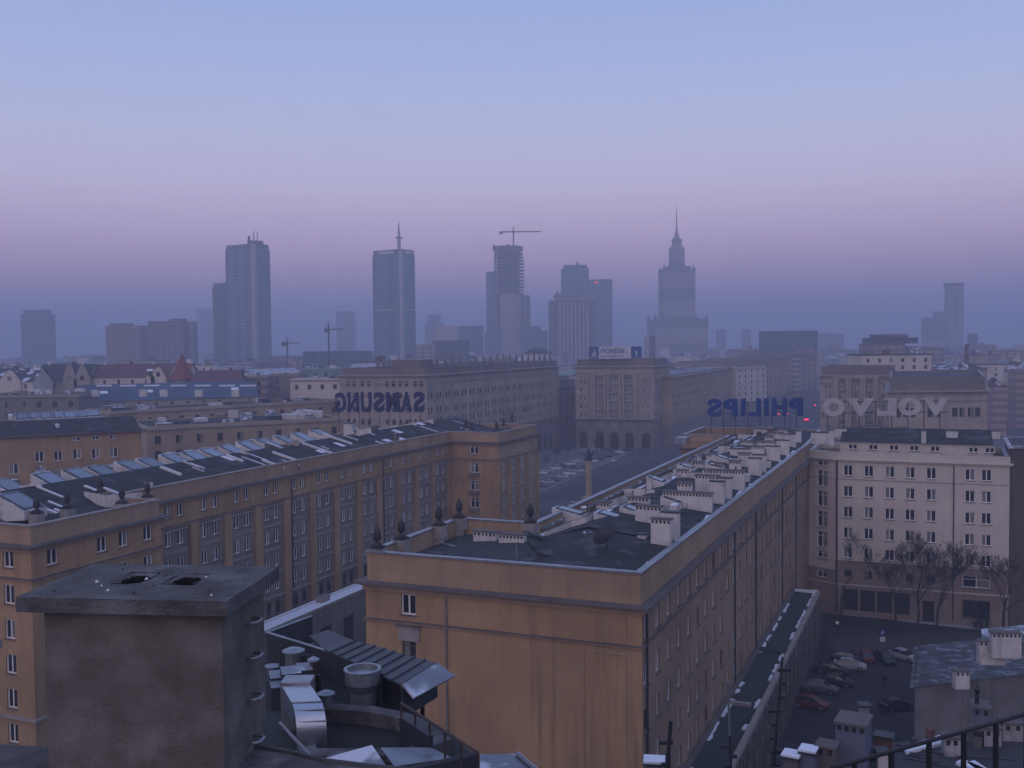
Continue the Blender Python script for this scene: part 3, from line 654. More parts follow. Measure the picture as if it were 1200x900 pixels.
for k in range(64):
    t0 = rb.uniform(4, 122); w0 = rb.uniform(68.6, 80.6); z = 28.2-abs(w0-75.5)*.262; up_hill = w0 < 75.5; c = W(t0, w0, z); kd = rb.random()
    if kd < .45: rail(c, rb.uniform(1.2, 4.5), rb.uniform(.2, .4), h=rb.uniform(.12, .35), tilt=-14.7 if up_hill else 14.5, m=rb.choice(['white_plaster', 'ledge', 'dirt_wall'])).build('firewall', B_roof)
    elif kd < .65: mb = MB(); mb.box((c.x, c.y, z-.5), (rb.uniform(.6, 1.5), rb.uniform(.5, 1.), rb.uniform(1., 2.)), AZ, rb.choice(['white_plaster', 'dirt_wall', 'brick_red', 'tin_dark']), rb.choice([None, 'snow', 'tin_dark'])); mb.build('chimney', B_roof)
    elif kd < .85: rail(c, rb.uniform(1., 2.4), rb.uniform(.8, 1.8), h=.06, m='snow', tilt=-14.7 if up_hill else 14.5).build('snow_patch', B_roof)
    else: mb = MB(); mb.tube([c-Vector((0, 0, .3)), c+Vector((0, 0, rb.uniform(.6, 1.4)))], .1, 'tin_dark', 7); mb.build('flue_pipe', B_roof)
q = P(410, 508, 27.5); mb = MB(); chimney(mb, q, 3.2, 1.6, 1.9, AZ+.35, False); mb.build('chimney', B_roof)
for px, py in [(43, 602), (79, 596), (118, 577), (143, 590), (173, 583)]:
    p = P(px, py, 27.1); mb = MB(); mb.box((p.x, p.y, 25.9), (1.1, 1.1, 1.2), AZ, 'ledge'); mb.build('pedestal', B.root); finial((p.x, p.y, 27.1), 1.8).build('finial', B.root, smooth=True)
for px, py in [(546, 497), (553, 499), (582, 499), (590, 494), (600, 489)]:
    p = P(px, py+5, 27.1); finial((p.x, p.y, 27.05), 1.7).build('finial', B.root, smooth=True)
firewall(B_roof, [P(100, 585, 26.5), P(125, 590, 26.5), P(166, 586, 26.5)], .9)
# low snowy terrace at the foot of block B
TB = Bld('terrace_wing', 'low wing with a snow covered roof at the foot of the ochre block with pilasters', 'building', [W(20, 59.2), W(100, 59.2), W(100, 61.7), W(20, 61.7)])
TB.edge(0, 0, 7.4, [(a, a+3., .5, 4.6, 'dark') for a in (3, 9, 15, 21, 27, 33, 39, 45, 51, 57, 63, 69)], 'stone_dark')
for i in (1, 2, 3): TB.edge(i, 0, 7.4, [], 'stone_dark')
TB.finish(); TB.cap(7.65, 'snow'); prims('parapet', TB.root, lambda mb: band(mb, TB.poly, -.3, .2, 7.3, 7.74, 'ledge', 'snow'))
mb = MB(); p = W(50, 60.6); mb.box((p.x, p.y, 7.6), (2, 1, .9), AZ, 'ledge', 'snowy_tin'); mb.build('roof_hut', TB.root)
# ------------------------------------------------------------------ signs seen from behind (lettering mirrored from here)
def sign(text, px0, px1, ytop, ybot, Y, m, label, legs, bold=.012, serif=False, widths=None, base=26.5, face_cam=False, ext=.12):
    a, b = Q(px0, ybot, Y), Q(px1, ybot, Y); hgt = Q(px0, ytop, Y).z-a.z
    wd = (b-a).to_2d().length; az = math.atan2(b.y-a.y, b.x-a.x)
    root = thing('rooftop_sign', label, 'sign', (b.x, b.y, base), None, az+math.pi)   # local x runs from right to left: reads from the far side
    zb = a.z-base; n = len(text); widths = widths or [1]*n; tot = sum(widths); gap = wd*.018; x = 0
    for ch, wk in zip(text, widths):
        cw_ = wd*wk/tot-gap
        cu = bpy.data.curves.new('t', 'FONT'); cu.body = ch; cu.extrude = .5; cu.offset = bold; cu.size = 1
        tmp = bpy.data.objects.new('t', cu); C.objects.link(tmp); me = bpy.data.meshes.new_from_object(tmp.evaluated_get(bpy.context.evaluated_depsgraph_get()))
        bpy.data.objects.remove(tmp); bpy.data.curves.remove(cu)
        xs = [v.co.x for v in me.vertices]; ys = [v.co.y for v in me.vertices]; x0, x1, y0, y1 = min(xs), max(xs), min(ys), max(ys)
        wl = cw_ if ch != 'I' or serif else cw_*.6; xo = x+(cw_-wl)/2
        for v in me.vertices:
            v.co = Vector((xo+(v.co.x-x0)/(x1-x0)*wl, -v.co.z*2*ext*-1, zb+(v.co.y-y0)/(y1-y0)*hgt))
        me.materials.clear(); me.materials.append(M[m])
        if serif and ch in 'VL':
            mb = MB(); t_ = hgt*.1
            bars = [(0, .38, 1), (.62, 1, 1)] if ch == 'V' else [(0, .6, 1), (0, .5, 0)]
            for u0, u1, top in bars: mb.box((x+cw_*(u0+u1)/2, 0, zb+(hgt-t_ if top else 0)), (cw_*(u1-u0), ext*2.1, t_), 0, m)
            if ch == 'L': mb.box((x+cw_*.93, 0, zb), (cw_*.14, ext*2.1, hgt*.42), 0, m)
            m2 = mb.mesh('s'); bm = __import__('bmesh').new(); bm.from_mesh(me); bm.from_mesh(m2); bm.to_mesh(me); bm.free()
        me.flip_normals() if False else None
        o = bpy.data.objects.new('letter', me); C.objects.link(o); o.parent = root
        x += cw_+gap
    for k in range(legs):
        xx = wd*(k+.5)/legs; mb = MB(); mb.box((xx, -.35, 0), (.12, .12, zb+hgt*.8), 0, 'tin_dark')
        o = bpy.data.objects.new('post', mb.mesh('post')); C.objects.link(o); o.parent = root
    for z_ in (zb+hgt*.15, zb+hgt*.78):
        mb = MB(); mb.box((wd/2, -.25, z_), (wd, .08, .1), 0, 'tin_dark'); o = bpy.data.objects.new('rail', mb.mesh('rail')); C.objects.link(o); o.parent = root
    return root
sign('SAMSUNG', 391, 498, 460, 483.5, 206, 'blue_letter', 'dark blue SAMSUNG letters seen from behind above the left ochre block', 9, .05, base=26.3, widths=[1, 1, 1.15, 1, 1, 1, 1])
sign('PHILIPS', 827, 941, 467.5, 488.5, 188, 'blue_bright', 'bright blue PHILIPS letters seen from behind at the far end of the white chimney roof', 8, .05, base=26.3, widths=[1.1, 1.15, .65, .95, .65, 1.1, 1.1])
sign('VOLVO', 961, 1112, 467, 488, 170, 'white_letter', 'big white VOLVO letters seen from behind on the cream block roof', 8, .06, True, base=28.4, widths=[1.15, 1, .9, 1.2, 1])
# ------------------------------------------------------------------ buildings round the far square
def mono(name, label, poly, zc, ztop, edges, wallm='stone', attic='stone_dark', roofm='roof_slate', low=9., maxw=40, cat='building', group=None):
    b = Bld(name, label, cat, poly, group)
    for i in range(len(poly)):
        b.edge(i, 0, zc, edges.get(i, []), wallm, 'brown', zsplit=(low, 'stone_dark') if low else None, depth=.35)
    b.finish(maxw)
    prims('cornice', b.root, lambda mb: [band(mb, b.poly, -.5, 1.0, zc, zc+.5, 'ledge'), band(mb, b.poly, -.5, .3, zc-2.4, zc-2.1, 'ledge')])
    prims('attic', b.root, lambda mb: band(mb, b.poly, -1., -.5, zc+.5, ztop, attic, 'ledge'))
    b.roof = b.cap(ztop-.6, roofm, -.9); return b
L_E = 116.
ec = [3.2+6.1*k for k in range(18)]
def ecols(cs, rs, w_=1.2, h_=2.0): return [(c+s-w_/2, c+s+w_/2, r-h_/2, r+h_/2, 'brown') for c in cs for s in (-1.1, 1.1) for r in rs]
EB = mono('palatial_block', 'long stone block lined with obelisks along its roof on the left of the square', [W(216, 131), W(332, 129), W(333, 160), W(212, 160)], 33.6, 36.2,
          {0: ecols(ec, [27.2, 22.5, 18.8, 15.2, 11.6])+[(c-1.4, c+1.4, .5, 6.5, 'dark') for c in ec], 3: ecols([4, 9, 17.5, 22, 27], [31.2, 27.5, 23, 19, 15.4], 1.1, 1.7)}, low=13, maxw=90)
for k in range(18):
    p = W(224+6.1*k, 131.); mb = MB(); mb.box((p.x, p.y, 36.1), (1.1, 1.1, .9), AZ, 'stone_dark'); mb.tube([(p.x, p.y, 37), (p.x, p.y, 38.4), (p.x, p.y, 40)], [.5, .38, .06], 'stone_dark', 4); mb.build('obelisk', EB.root)
for k in range(19):
    mb = MB(); p = W(216.4+6.1*k, 130.8); mb.box((p.x, p.y, 9.2), (1.0, .6, 22), AZ, 'stone'); mb.build('pilaster', EB.root)
mb = MB(); p = W(221, 138); mb.box((p.x, p.y, 35.6), (9, 10, 3.2), AZ, 'stone_dark', 'ledge'); mb.build('roof_pavilion', EB.roof)
for k in range(3):
    mb = MB(); p = W(280+18*k, 130.2); mb.box((p.x, p.y, 17), (10, 1.4, 1.8), AZ, 'stone_dark'); mb.build('balcony', EB.root)
def front(label, a, b_, depth_v, zc, ztop, mirror=False):
    a = Vector(a[:2]); b2 = Vector(b_[:2]); d = (b2-a).normalized(); inn = U.to_2d(); Ln = (b2-a).length
    poly = [a, b2, b2+inn*depth_v, a+inn*depth_v]
    cx = [Ln*x for x in (.31, .5, .69)]
    ops = [(c+s-.55, c+s+.55, r-1., r+1., 'white') for c in cx for s in (-1.5, 0, 1.5) for r in (27.6, 24.2, 20.8, 17.4, 13.6)]
    ops += [(c-.6+s, c+.6+s, r-1, r+1, 'white') for c in (Ln*.1, Ln*.9) for s in (-.9, .9) for r in (27.6, 24.2, 20.8, 17.4, 13.6)]
    ops += [(c-.6+s, c+.6+s, 9.4, 11, 'white') for c in [Ln*.1]+cx+[Ln*.9] for s in (-.9, .9)]
    ops += [(c-1.7, c+1.7, .2, 6.8, 'dark') for c in [Ln*.1]+cx+[Ln*.9]]
    b = mono('palatial_block', label, poly, zc, ztop, {0: ops, 1: ecols([5, 11, 17], [27, 23, 19, 15])}, low=12, maxw=80)
    az = math.atan2(d.y, d.x)
    for x in (.215, .245, .385, .425, .575, .615, .755, .785):
        mb = MB(); c = a+d*Ln*x-inn*.55; mb.tube([(c.x, c.y, 12.5), (c.x, c.y, 30.4)], .62, 'stone', 8); mb.build('column', b.root)
    mb = MB(); c = a+d*Ln*.5-inn*.5; mb.box((c.x, c.y, 12.1), (Ln*.98, 1.5, .5), az, 'ledge'); mb.build('ledge', b.root)
    mb = MB(); c = a+d*Ln*.5-inn*.4; mb.box((c.x, c.y, 30.4), (Ln*.62, 1.4, .9), az, 'ledge'); mb.build('entablature', b.root)
    for x in (.31, .5, .69):
        for z0 in (12.6, 15., 18.7, 22.1, 25.5, 28.8):
            mb = MB(); c = a+d*Ln*x-inn*.04; mb.box((c.x, c.y, z0), (Ln*.11, .14, .75 if z0 != 15. else 1.3), az, 'stone_dark'); mb.build('spandrel', b.root)  # dark panels paint recess shade into the bays between the columns
    for x in (.1, .31, .5, .69, .9):   # arched heads over the ground floor openings
        mb = MB(); c = a+d*Ln*x-inn*.02; n = 10; r = 1.7
        for s_ in (-1, 1):
            pts = [(s_*r, 0), (s_*r, 1.72)]+[(s_*r*math.sin(k*math.pi/2/n), 1.7*math.cos(k*math.pi/2/n)) for k in range(n+1)]
            pts3 = [(c.x+d.x*u_, c.y+d.y*u_, 5.1+v_) for u_, v_ in pts]
            mb.face(pts3 if s_ < 0 else pts3[::-1], 'stone_dark')
        mb.build('arch', b.root)
    return b
FB = front('stone palace front with columns and arches facing down the road, under the PIONEER billboard', Q(674, 420, 425), Q(766, 421, 416), 26, 33.4, 36.6)
HB = front('dark stone palace front with columns behind the VOLVO letters', Q(961, 427, 355), Q(1047, 427, 344), 26, 31.2, 34.6)
ib = [P(1041, 460, 29.6), P(1157, 459, 29.6)]
IB = mono('palatial_block', 'squat stone block with a tall blank attic right of the VOLVO letters', [ib[0], ib[1], ib[1]+U*60, ib[0]+U*60-Vector((3, 0, 0))], 29.6, 33.6,
          {0: [(c+s-.7, c+s+.7, r-1.2, r+1.2, 'brown') for c in (5.6, 12., 18.5, 22.6) for s in (-.95, .95) for r in (24.2, 18.4, 13)]+[(2.2, 3.4, 23, 25.4, 'brown')]}, low=0)
mb = MB()
o = prims('extension_ladder', None, lambda mb: [mb.tube([P(1046, 424, 36), P(1058, 444, 33.5)], .2, 'brick_red', 4)]); bpy.data.objects.remove(o)
# PIONEER billboard, facing the camera
pa, pb = Q(690, 420, 418), Q(752, 420.5, 418)
bw = (pb-pa).to_2d().length; baz = math.atan2(pb.y-pa.y, pb.x-pa.x); bh = 13.5/F*418
root = thing('billboard', 'white rooftop billboard reading PIONEER between two blue squares', 'billboard', (pa.x, pa.y, 36.2), None, baz)
def lpart(name, mb, par=None):
    o = bpy.data.objects.new(name, mb.mesh(name)); C.objects.link(o); o.parent = par or root; return o
zb = pa.z-36.2
for x0, x1, m in ((0, .185, 'sign_blue'), (.195, .79, 'sign_white'), (.80, 1., 'sign_blue')):
    mb = MB(); mb.box((bw*(x0+x1)/2, 0, zb), (bw*(x1-x0), .4, bh), 0, m); lpart('panel', mb)
for k in range(6):
    mb = MB(); mb.box((bw*(k+.5)/6, .6, 0), (.25, .25, zb+bh*.9), 0, 'tin_dark'); lpart('post', mb)
def text_mesh(s, x, z, h, wfit, m, y=-.24, bold=.02, par=None, name='lettering'):
    cu = bpy.data.curves.new('t', 'FONT'); cu.body = s; cu.extrude = .02; cu.offset = bold; cu.size = 1
    tmp = bpy.data.objects.new('t', cu); C.objects.link(tmp); me = bpy.data.meshes.new_from_object(tmp.evaluated_get(bpy.context.evaluated_depsgraph_get()))
    bpy.data.objects.remove(tmp); bpy.data.curves.remove(cu)
    xs = [v.co.x for v in me.vertices]; ys = [v.co.y for v in me.vertices]; x0, x1, y0, y1 = min(xs), max(xs), min(ys), max(ys)
    for v in me.vertices: v.co = Vector((x+(v.co.x-x0)/(x1-x0)*wfit, y-v.co.z, z+(v.co.y-y0)/(y1-y0)*h))
    me.materials.clear(); me.materials.append(M[m]); o = bpy.data.objects.new(name, me); C.objects.link(o); o.parent = par or root; return o
text_mesh('PIONEER', bw*.225, zb+bh*.4, bh*.44, bw*.45, 'sign_blue')
mb = MB(); mb.box((bw*.45, -.23, zb+bh*.14), (bw*.42, .05, bh*.07), 0, 'sign_blue'); lpart('stripe', mb)
mb = MB()
mb.prism([(bw*.045, -.25), (bw*.14, -.25), (bw*.14, -.21), (bw*.045, -.21)], zb+bh*.15, zb+bh*.22, 'sign_white')
mb.face([(bw*.05, -.25, zb+bh*.28), (bw*.085, -.25, zb+bh*.28), (bw*.085, -.25, zb+bh*.6)], 'sign_white'); mb.face([(bw*.095, -.25, zb+bh*.28), (bw*.14, -.25, zb+bh*.28), (bw*.095, -.25, zb+bh*.88)], 'sign_white')
lpart('emblem', mb)
mb = MB(); mb.box((bw*.9, -.24, zb+bh*.12), (bw*.025, .05, bh*.5), 0, 'sign_white'); mb.box((bw*.885, -.24, zb+bh*.5), (bw*.03, .05, bh*.06), 0, 'sign_white'); lpart('emblem', mb)
# street wall running away on the right of the palace front
gA = [W(346, 84), W(560, 92), W(566, 112), W(346, 108)]
GB = mono('apartment_block', 'long lower block with a snowy roof running up the avenue beside the billboard palace', gA, 28.5, 29.6, {0: ecols([5+8*k for k in range(26)], [24, 20.5, 17, 13.5, 10], 1.3, 1.8)}, roofm='roof_snow', wallm='ochre_pale', maxw=60)
for (a, b_, t0, t1, zt, m, lab) in [(863, 898, 570, 612, 32, 'cream', 'pale corner block with a slate roof up the avenue'), (897, 921, 640, 690, 32.2, 'ochre_pale', 'tall narrow ochre block up the avenue beside the pale corner block'),
                                     (921, 958, 700, 760, 34, 'stone', 'tall grey block with stacked balconies at the far end of the avenue')]:
    p, q = Q(a, 430, t0), Q(b_, 430, t0+25); d = (q-p).normalized(); n = Vector((-d.y, d.x, 0))
    cw_ = (q-p).length; cs = [cw_*(k+.5)/max(3, int(cw_/6)) for k in range(max(3, int(cw_/6)))]
    g = mono('apartment_block', lab, [p, q, q+n*40, p+n*40], zt-2, zt, {0: grid(cs, [zt-5-3.3*k for k in range(int(zt/3.3)-3)], 1.5, 1.8, 'brown'), 3: grid([4, 10, 16], [zt-5-3.3*k for k in range(7)], 1.5, 1.8)}, wallm=m, maxw=30)
    if 'balconies' in lab:
        for k in range(9):
            c = p+(q-p)*.3; mb = MB(); mb.box((c.x, c.y-1, zt-4-3.5*k), (7, 2.4, .9), math.atan2(d.y, d.x), 'cream'); mb.build('balcony', g.root)
# corner piece between the obelisk block and the palace front
p, q = Q(655, 440, 446), Q(675, 440, 450)
CB = mono('corner_house', 'small dark stone house in the gap between the obelisk block and the palace front', [p, q, q+Vector((-2, 30, 0)), p+Vector((-3, 30, 0))], 24.5, 27.5, {0: grid([2, 5], [21, 17.5, 14, 10], 1.2, 1.8)}, wallm='stone_dark')
# tall lamp column in the square
def f(mb):
    c = P(690, 586, 0); mb.box((c.x, c.y, 0), (3.2, 3.2, .9), AZ, 'stone'); mb.prism([(c.x+.9*math.cos(k*math.pi/4+.2), c.y+.9*math.sin(k*math.pi/4+.2)) for k in range(8)], .9, 11, 'ochre_pale')
cp = P(690.5, 586, 0); root = thing('lamp_column', 'tall ochre lamp column with a crown of pale lanterns in the square', 'lamp column', (cp.x, cp.y, 0))
prims('shaft', root, f); prims('capital', root, lambda mb: mb.lathe((cp.x, cp.y, 11), [(.95, 0), (1.2, .4), (1.2, .8), (.6, 1.2), (.4, 3.0), (.2, 3.4)], 'bronze', 12))
for k in range(8):
    a = k*math.tau/8+.3; rr = 2.9 if k % 2 else 1.6; c = Vector((cp.x+rr*math.cos(a), cp.y+rr*math.sin(a), 13.2))
    prims('arm', root, lambda mb: mb.tube([(cp.x, cp.y, 12.4), (c.x, c.y, 12.8), (c.x, c.y, 13.3)], .09, 'bronze', 5))
    prims('lantern', root, lambda mb: mb.lathe(tuple(c), [(.1, 0), (.28, .3), (.36, 1.0), (.12, 1.3)], 'green_copper', 8))
# ------------------------------------------------------------------ far wing left of block A etc : block C, D and roofs behind the left block
c0, c1 = P(-40, 512, 28), P(165, 502, 28); d = (c1-c0).normalized(); n = Vector((-d.y, d.x, 0)); Lc = (c1-c0).length
CC = Bld('apartment_block', 'ochre block with patchy plaster behind the near end of the left roof', 'building', [c0, c1, c1+n*16, c0+n*16])
def sC(px):
    return min((abs(600+F*(c0+d*Lc*k/900).x/(c0+d*Lc*k/900).y-px), k) for k in range(901))[1]/900*Lc
ops = [(sC(x)-.75, sC(x)+.75, z-.95, z+.95, 'white') for x, z in [(13, 21.6), (43.5, 23.6), (65.5, 23.6), (88, 23.7), (110, 23.6), (131, 23.6), (65, 20.0), (88, 20), (110, 20), (131, 20), (13, 17.5)]]
ops += [(sC(x)-.7, sC(x)+.7, 26.2, 27.0, 'white') for x in (88, 110, 131)]
for i in range(4): CC.edge(i, 0, 27.6, ops if i == 0 else [], 'ochre')
CC.finish()
prims('cornice', CC.root, lambda mb: band(mb, CC.poly, -.3, .9, 27.5, 27.8, 'ledge_dark'))
def f(mb):
    z0, z1 = 27.8, 30; a, b = c0+n*-.9, c1+n*-.9; m1, m2 = c0+n*8, c1+n*8; e1, e2 = c0+n*16.6, c1+n*16.6
    mb.face([(*a.to_2d(), z0), (*b.to_2d(), z0), (*m2.to_2d(), z1), (*m1.to_2d(), z1)], 'roof_dark'); mb.face([(*m1.to_2d(), z1), (*m2.to_2d(), z1), (*e2.to_2d(), z0), (*e1.to_2d(), z0)], 'roof_dark')
    mb.face([(*b.to_2d(), z0), (*e2.to_2d(), z0), (*m2.to_2d(), z1)], 'ochre'); mb.face([(*a.to_2d(), z0), (*m1.to_2d(), z1), (*e1.to_2d(), z0)], 'ochre')
C_roof = prims('roof', CC.root, f)
azc = math.atan2(n.y, n.x)
for px, py in [(42, 492), (54, 492), (70, 491), (82, 491), (97, 490), (110, 489), (26, 493)]:
    p = P(px, py, 29.4); skylight(p+Vector((0, 0, -.2)), 3.4, 2.6, 1.7, .5, azc).build('skylight', C_roof)
for px, py, ln in [(16, 500, 6), (66, 499, 5), (130, 494, 6), (12, 488, 6), (85, 497, 3)]:
    rail(P(px, py, 28.9), ln, .6, azc).build('firewall', C_roof)
mb = MB(); p = CC.poly[0]; c = c0+d*sC(44)-n*.8; o = prims('satellite_dish', None, lambda mb: (mb.tube([(c.x+n.x*.7, c.y+n.y*.7, 20.4), (c.x, c.y, 21.)], .05, 'iron'), [mb.face([(c.x, c.y, 21), (c.x+d.x*1.0*math.cos(k*math.tau/12), c.y+d.y*1.0*math.cos(k*math.tau/12)-.25*math.sin(k*math.tau/12), 21+1.1*math.sin(k*math.tau/12)), (c.x+d.x*1.0*math.cos((k+1)*math.tau/12), c.y+d.y*math.cos((k+1)*math.tau/12)-.25*math.sin((k+1)*math.tau/12), 21+1.1*math.sin((k+1)*math.tau/12))], 'snowy_tin') for k in range(12)]))
tag(o, 'white satellite dish fixed to the patchy ochre wall', 'satellite dish')
def slab(name, label, px0, px1, ytop, Y, depth, m, z0=0, roofm='roof_slate', rows=0, attic=True, skew=0., cat='building', group=None, capm='ledge', bays=None, dark='brown', roofbits=True, rotate=0.):
    """a building whose front spans two pixel columns at distance Y"""
    p, q = Q(px0, ytop, Y), Q(px1, ytop, Y+skew); zt = p.z; d = (q-p); d.z = 0; Ln = d.length; d.normalize(); n = Vector((-d.y, d.x, 0))
    b = Bld(name, label, cat, [p, q, q+n*depth, p+n*depth], group)
    nb = bays or max(2, int(Ln/4.5)); ops = []
    for r in range(rows):
        z = zt-3.2-3.4*r
        if z < 4: break
        ops += [(Ln*(k+.5)/nb-.7, Ln*(k+.5)/nb+.7, z-.9, z+.9, dark) for k in range(nb)]
    for i in range(4): b.edge(i, 0, zt-.9, ops if i == 0 else [], m)
    b.finish(0 if Y > 320 else 40)
    prims('cornice', b.root, lambda mb: band(mb, b.poly, -.6, .4, zt-.9, zt-.4, capm)); prims('parapet', b.root, lambda mb: band(mb, b.poly, -.7, -.2, zt-.4, zt, m, capm))
    b.roof = b.cap(zt-.5, roofm, -.6)
    b.zt = zt; b.fr = (p, q, d, n, Ln); return b
D1 = slab('apartment_block', 'low ochre block with snowy sheds on its roof behind the left glazed boxes', 172, 402, 500, 232, 24, 'ochre_pale', roofm='roof_dark', rows=2, skew=24)
D2 = slab('apartment_block', 'long plain ochre block whose parapet stretches in front of the blue roof', 128, 398, 482, 285, 18, 'ochre_pale', roofm='roof_dark', rows=2, skew=50)
D3 = slab('apartment_block', 'dark mansard block between the patchy ochre block and the gabled houses', -20, 92, 463, 330, 16, 'stone_dark', rows=2, roofm='roof_snow')
rr = random.Random(8)
def bits(b, n, seed, hmax=1.6, inset=1.5, name='chimney', mats=('white_plaster', 'snowy_tin', 'stone_dark', 'tin_dark')):
    p, q, d, nn, Ln = b.fr; r_ = random.Random(seed); dp = (b.poly[3]-b.poly[0]).length
    for k in range(n):
        c = p+d*r_.uniform(1.5, Ln-1.5)+nn*r_.uniform(inset, dp-inset); mb = MB(); m = r_.choice(mats)
        mb.box((c.x, c.y, b.zt-.5), (r_.uniform(.8, 4.2), r_.uniform(.7, 2.4), r_.uniform(.5, hmax)), math.atan2(d.y, d.x), m, 'snow' if r_.random() < .45 else None); mb.build(name, b.roof)
bits(D1, 26, 1, 2.); bits(D2, 26, 2, 1.8); bits(D3, 14, 3, 2.)
mb = MB(); p = P(372, 488, D1.zt); mb.box((p.x, p.y, D1.zt-.5), (2.6, 2.2, 1.9), .2, 'white_plaster', 'snow'); mb.build('roof_hut', D1.roof)
# gable roofed houses and the blue sheeted roof
def gable(name, label, px0, px1, yridge, yeave, Y, depth, wallm, roofm, skew=0., nd=None, rows=1, chim=3, gables=(), cat='house', seed=0):
    zr = Q(px0, yridge, Y+depth/2).z; p, q = Q(px0, yeave, Y), Q(px1, yeave, Y+skew); ze = p.z; d = q-p; d.z = 0; Ln = d.length; d.normalize(); n = nd or Vector((-d.y, d.x, 0))
    b = Bld(name, label, cat, [p, q, q+n*depth, p+n*depth]); nb = max(2, int(Ln/5)); ops = []
    for r in range(rows): ops += [(Ln*(k+.5)/nb-.6, Ln*(k+.5)/nb+.6, ze-2.6-3.4*r, ze-.9-3.4*r, 'brown') for k in range(nb)]
    for i in range(4): b.edge(i, 0, ze, ops if i == 0 else [], wallm)
    b.finish(0)
    def rf(mb):
        o = .5; A0, A1 = p-n*o-d*o, q-n*o+d*o; B0, B1 = p+n*(depth+o)-d*o, q+n*(depth+o)+d*o; R0, R1 = p+n*depth/2-d*o, q+n*depth/2+d*o
        v = lambda P_, z: (P_.x, P_.y, z)
        mb.face([v(A0, ze), v(A1, ze), v(R1, zr), v(R0, zr)], roofm); mb.face([v(R0, zr), v(R1, zr), v(B1, ze), v(B0, ze)], roofm)
        mb.face([v(p, ze), v(p+n*depth/2, zr-.3), v(p+n*depth, ze)], wallm); mb.face([v(q, ze), v(q+n*depth, ze), v(q+n*depth/2, zr-.3)], wallm)
    b.roof = prims('roof', b.root, rf)
    r_ = random.Random(seed+7)
    for k in range(chim):
        s_ = Ln*(k+.5+r_.uniform(-.3, .3))/chim; c = p+d*s_+n*depth*.5; mb = MB(); mb.box((c.x, c.y, zr-1.2), (1.2, .8, 2.2), 0, 'brick_red' if k % 2 else 'white_plaster'); mb.build('chimney', b.roof)
    for k in range(max(1, int(Ln/12))):
        s_ = Ln*(k+.5)/max(1, int(Ln/12)); c = p+d*s_+n*depth*.25; zz = (ze+zr)/2; az = math.atan2(d.y, d.x); o = MB(); o.box((0, 0, -.3), (2.6, 1.5, .5), 0, 'snow')
        mb = MB(); mb.add(o, Matrix.Translation((c.x, c.y, zz)) @ Matrix.Rotation(az, 4, 'Z') @ Matrix.Rotation(math.atan2(zr-ze, depth/2), 4, 'X'))
        if r_.random() < .6: mb.build('snow_patch', b.roof)
    for px, hw, yt in gables:     # cross gables on the front
        c = Q(px, yeave, Y); c = p+d*((c-p).dot(d)); H_ = (yeave-yt)/F*Y; w_ = hw/F*Y; mb = MB(); v = lambda s_, z, k=0.: (c.x+d.x*s_-n.x*(.6-k), c.y+d.y*s_-n.y*(.6-k), z)
        pr = [(-w_, ze-4), (w_, ze-4), (w_, ze), (w_*.55, ze+H_*.55), (w_*.3, ze+H_*.85), (0, ze+H_), (-w_*.3, ze+H_*.85), (-w_*.55, ze+H_*.55), (-w_, ze)]
        mb.face([v(*x) for x in pr], wallm); mb.face([v(x[0], x[1], .9) for x in reversed(pr)], wallm)
        for x, y in zip(pr, pr[1:]+pr[:1]): mb.face([v(*y), v(*x), v(x[0], x[1], .9), v(y[0], y[1], .9)], 'ledge')
        mb.face([v(-.8, ze+.3, -.02), v(.8, ze+.3, -.02), v(.8, ze+2.2, -.02), v(-.8, ze+2.2, -.02)], 'glass')
        mb.build('gable', b.root)
        mb = MB(); k2 = depth*.5
        mb.face([v(0, ze+H_*.9, .9), v(0, ze+H_*.9, k2), v(-w_, ze, .9)], roofm); mb.face([v(0, ze+H_*.9, .9), v(w_, ze, .9), v(0, ze+H_*.9, k2)], roofm); mb.build('gable_roof', b.root)
    b.zt = zr; b.fr = (p, q, d, n, Ln); return b
BT = gable('apartment_block', 'long block under a bright blue sheeted roof on the left', 95, 302, 451, 471, 350, 16, 'stone', 'blue_tarp', skew=24, cat='building', chim=0)
for k, px in enumerate([112, 168, 192, 233, 276]):
    p = P(px, 461, BT.zt-2.2); mb = MB(); mb.box((p.x, p.y, p.z-1), (2.2, 1.6, 2.2), 0, 'white_plaster'); mb.build('dormer', BT.roof)
for k, px in enumerate([122, 150, 178, 209, 238, 266, 291]):
    p = P(px, 452, BT.zt); mb = MB(); mb.box((p.x, p.y, p.z-.2), (5, .8, .5), .1, 'snow'); mb.build('snow_patch', BT.roof)
gable('gabled_house', 'dark roofed pale house with two stepped gables left of the red roofs', 40, 102, 427, 447, 420, 18, 'stone', 'roof_slate', gables=[(82, 9, 427), (97, 10, 428)], seed=1)
gable('gabled_house', 'long house with a dark red roof and one curved gable', 98, 196, 427, 443, 424, 18, 'cream', 'dark_red_roof', gables=[(186, 9, 431), (177, 5, 438)], seed=2)
gable('gabled_house', 'house with a bright red tiled roof beside the pointed turret', 188, 219, 426, 443, 430, 16, 'cream', 'red_roof', seed=3, chim=1)
gable('gabled_house', 'wide house with a low dark red roof right of the pointed turret', 222, 275, 434, 452, 410, 20, 'stone_dark', 'dark_red_roof', seed=4, chim=2)
p = Q(214, 450, 425)
root = thing('turret', 'round turret with a pointed red roof among the gabled houses', 'turret', (p.x, p.y, 0))
prims('wall', root, lambda mb: mb.lathe((p.x, p.y, 0), [(4, 0), (4, p.z+2)], 'stone', 12)); prims('roof', root, lambda mb: mb.lathe((p.x, p.y, p.z+2), [(5.4, 0), (3.2, 4), (.15, 10.5)], 'red_roof', 12))
gable('gabled_house', 'pale gabled house half hidden at the far left behind dark roofs', -30, 38, 432, 448, 400, 18, 'cream', 'roof_snow', gables=[(12, 13, 434)], seed=5)
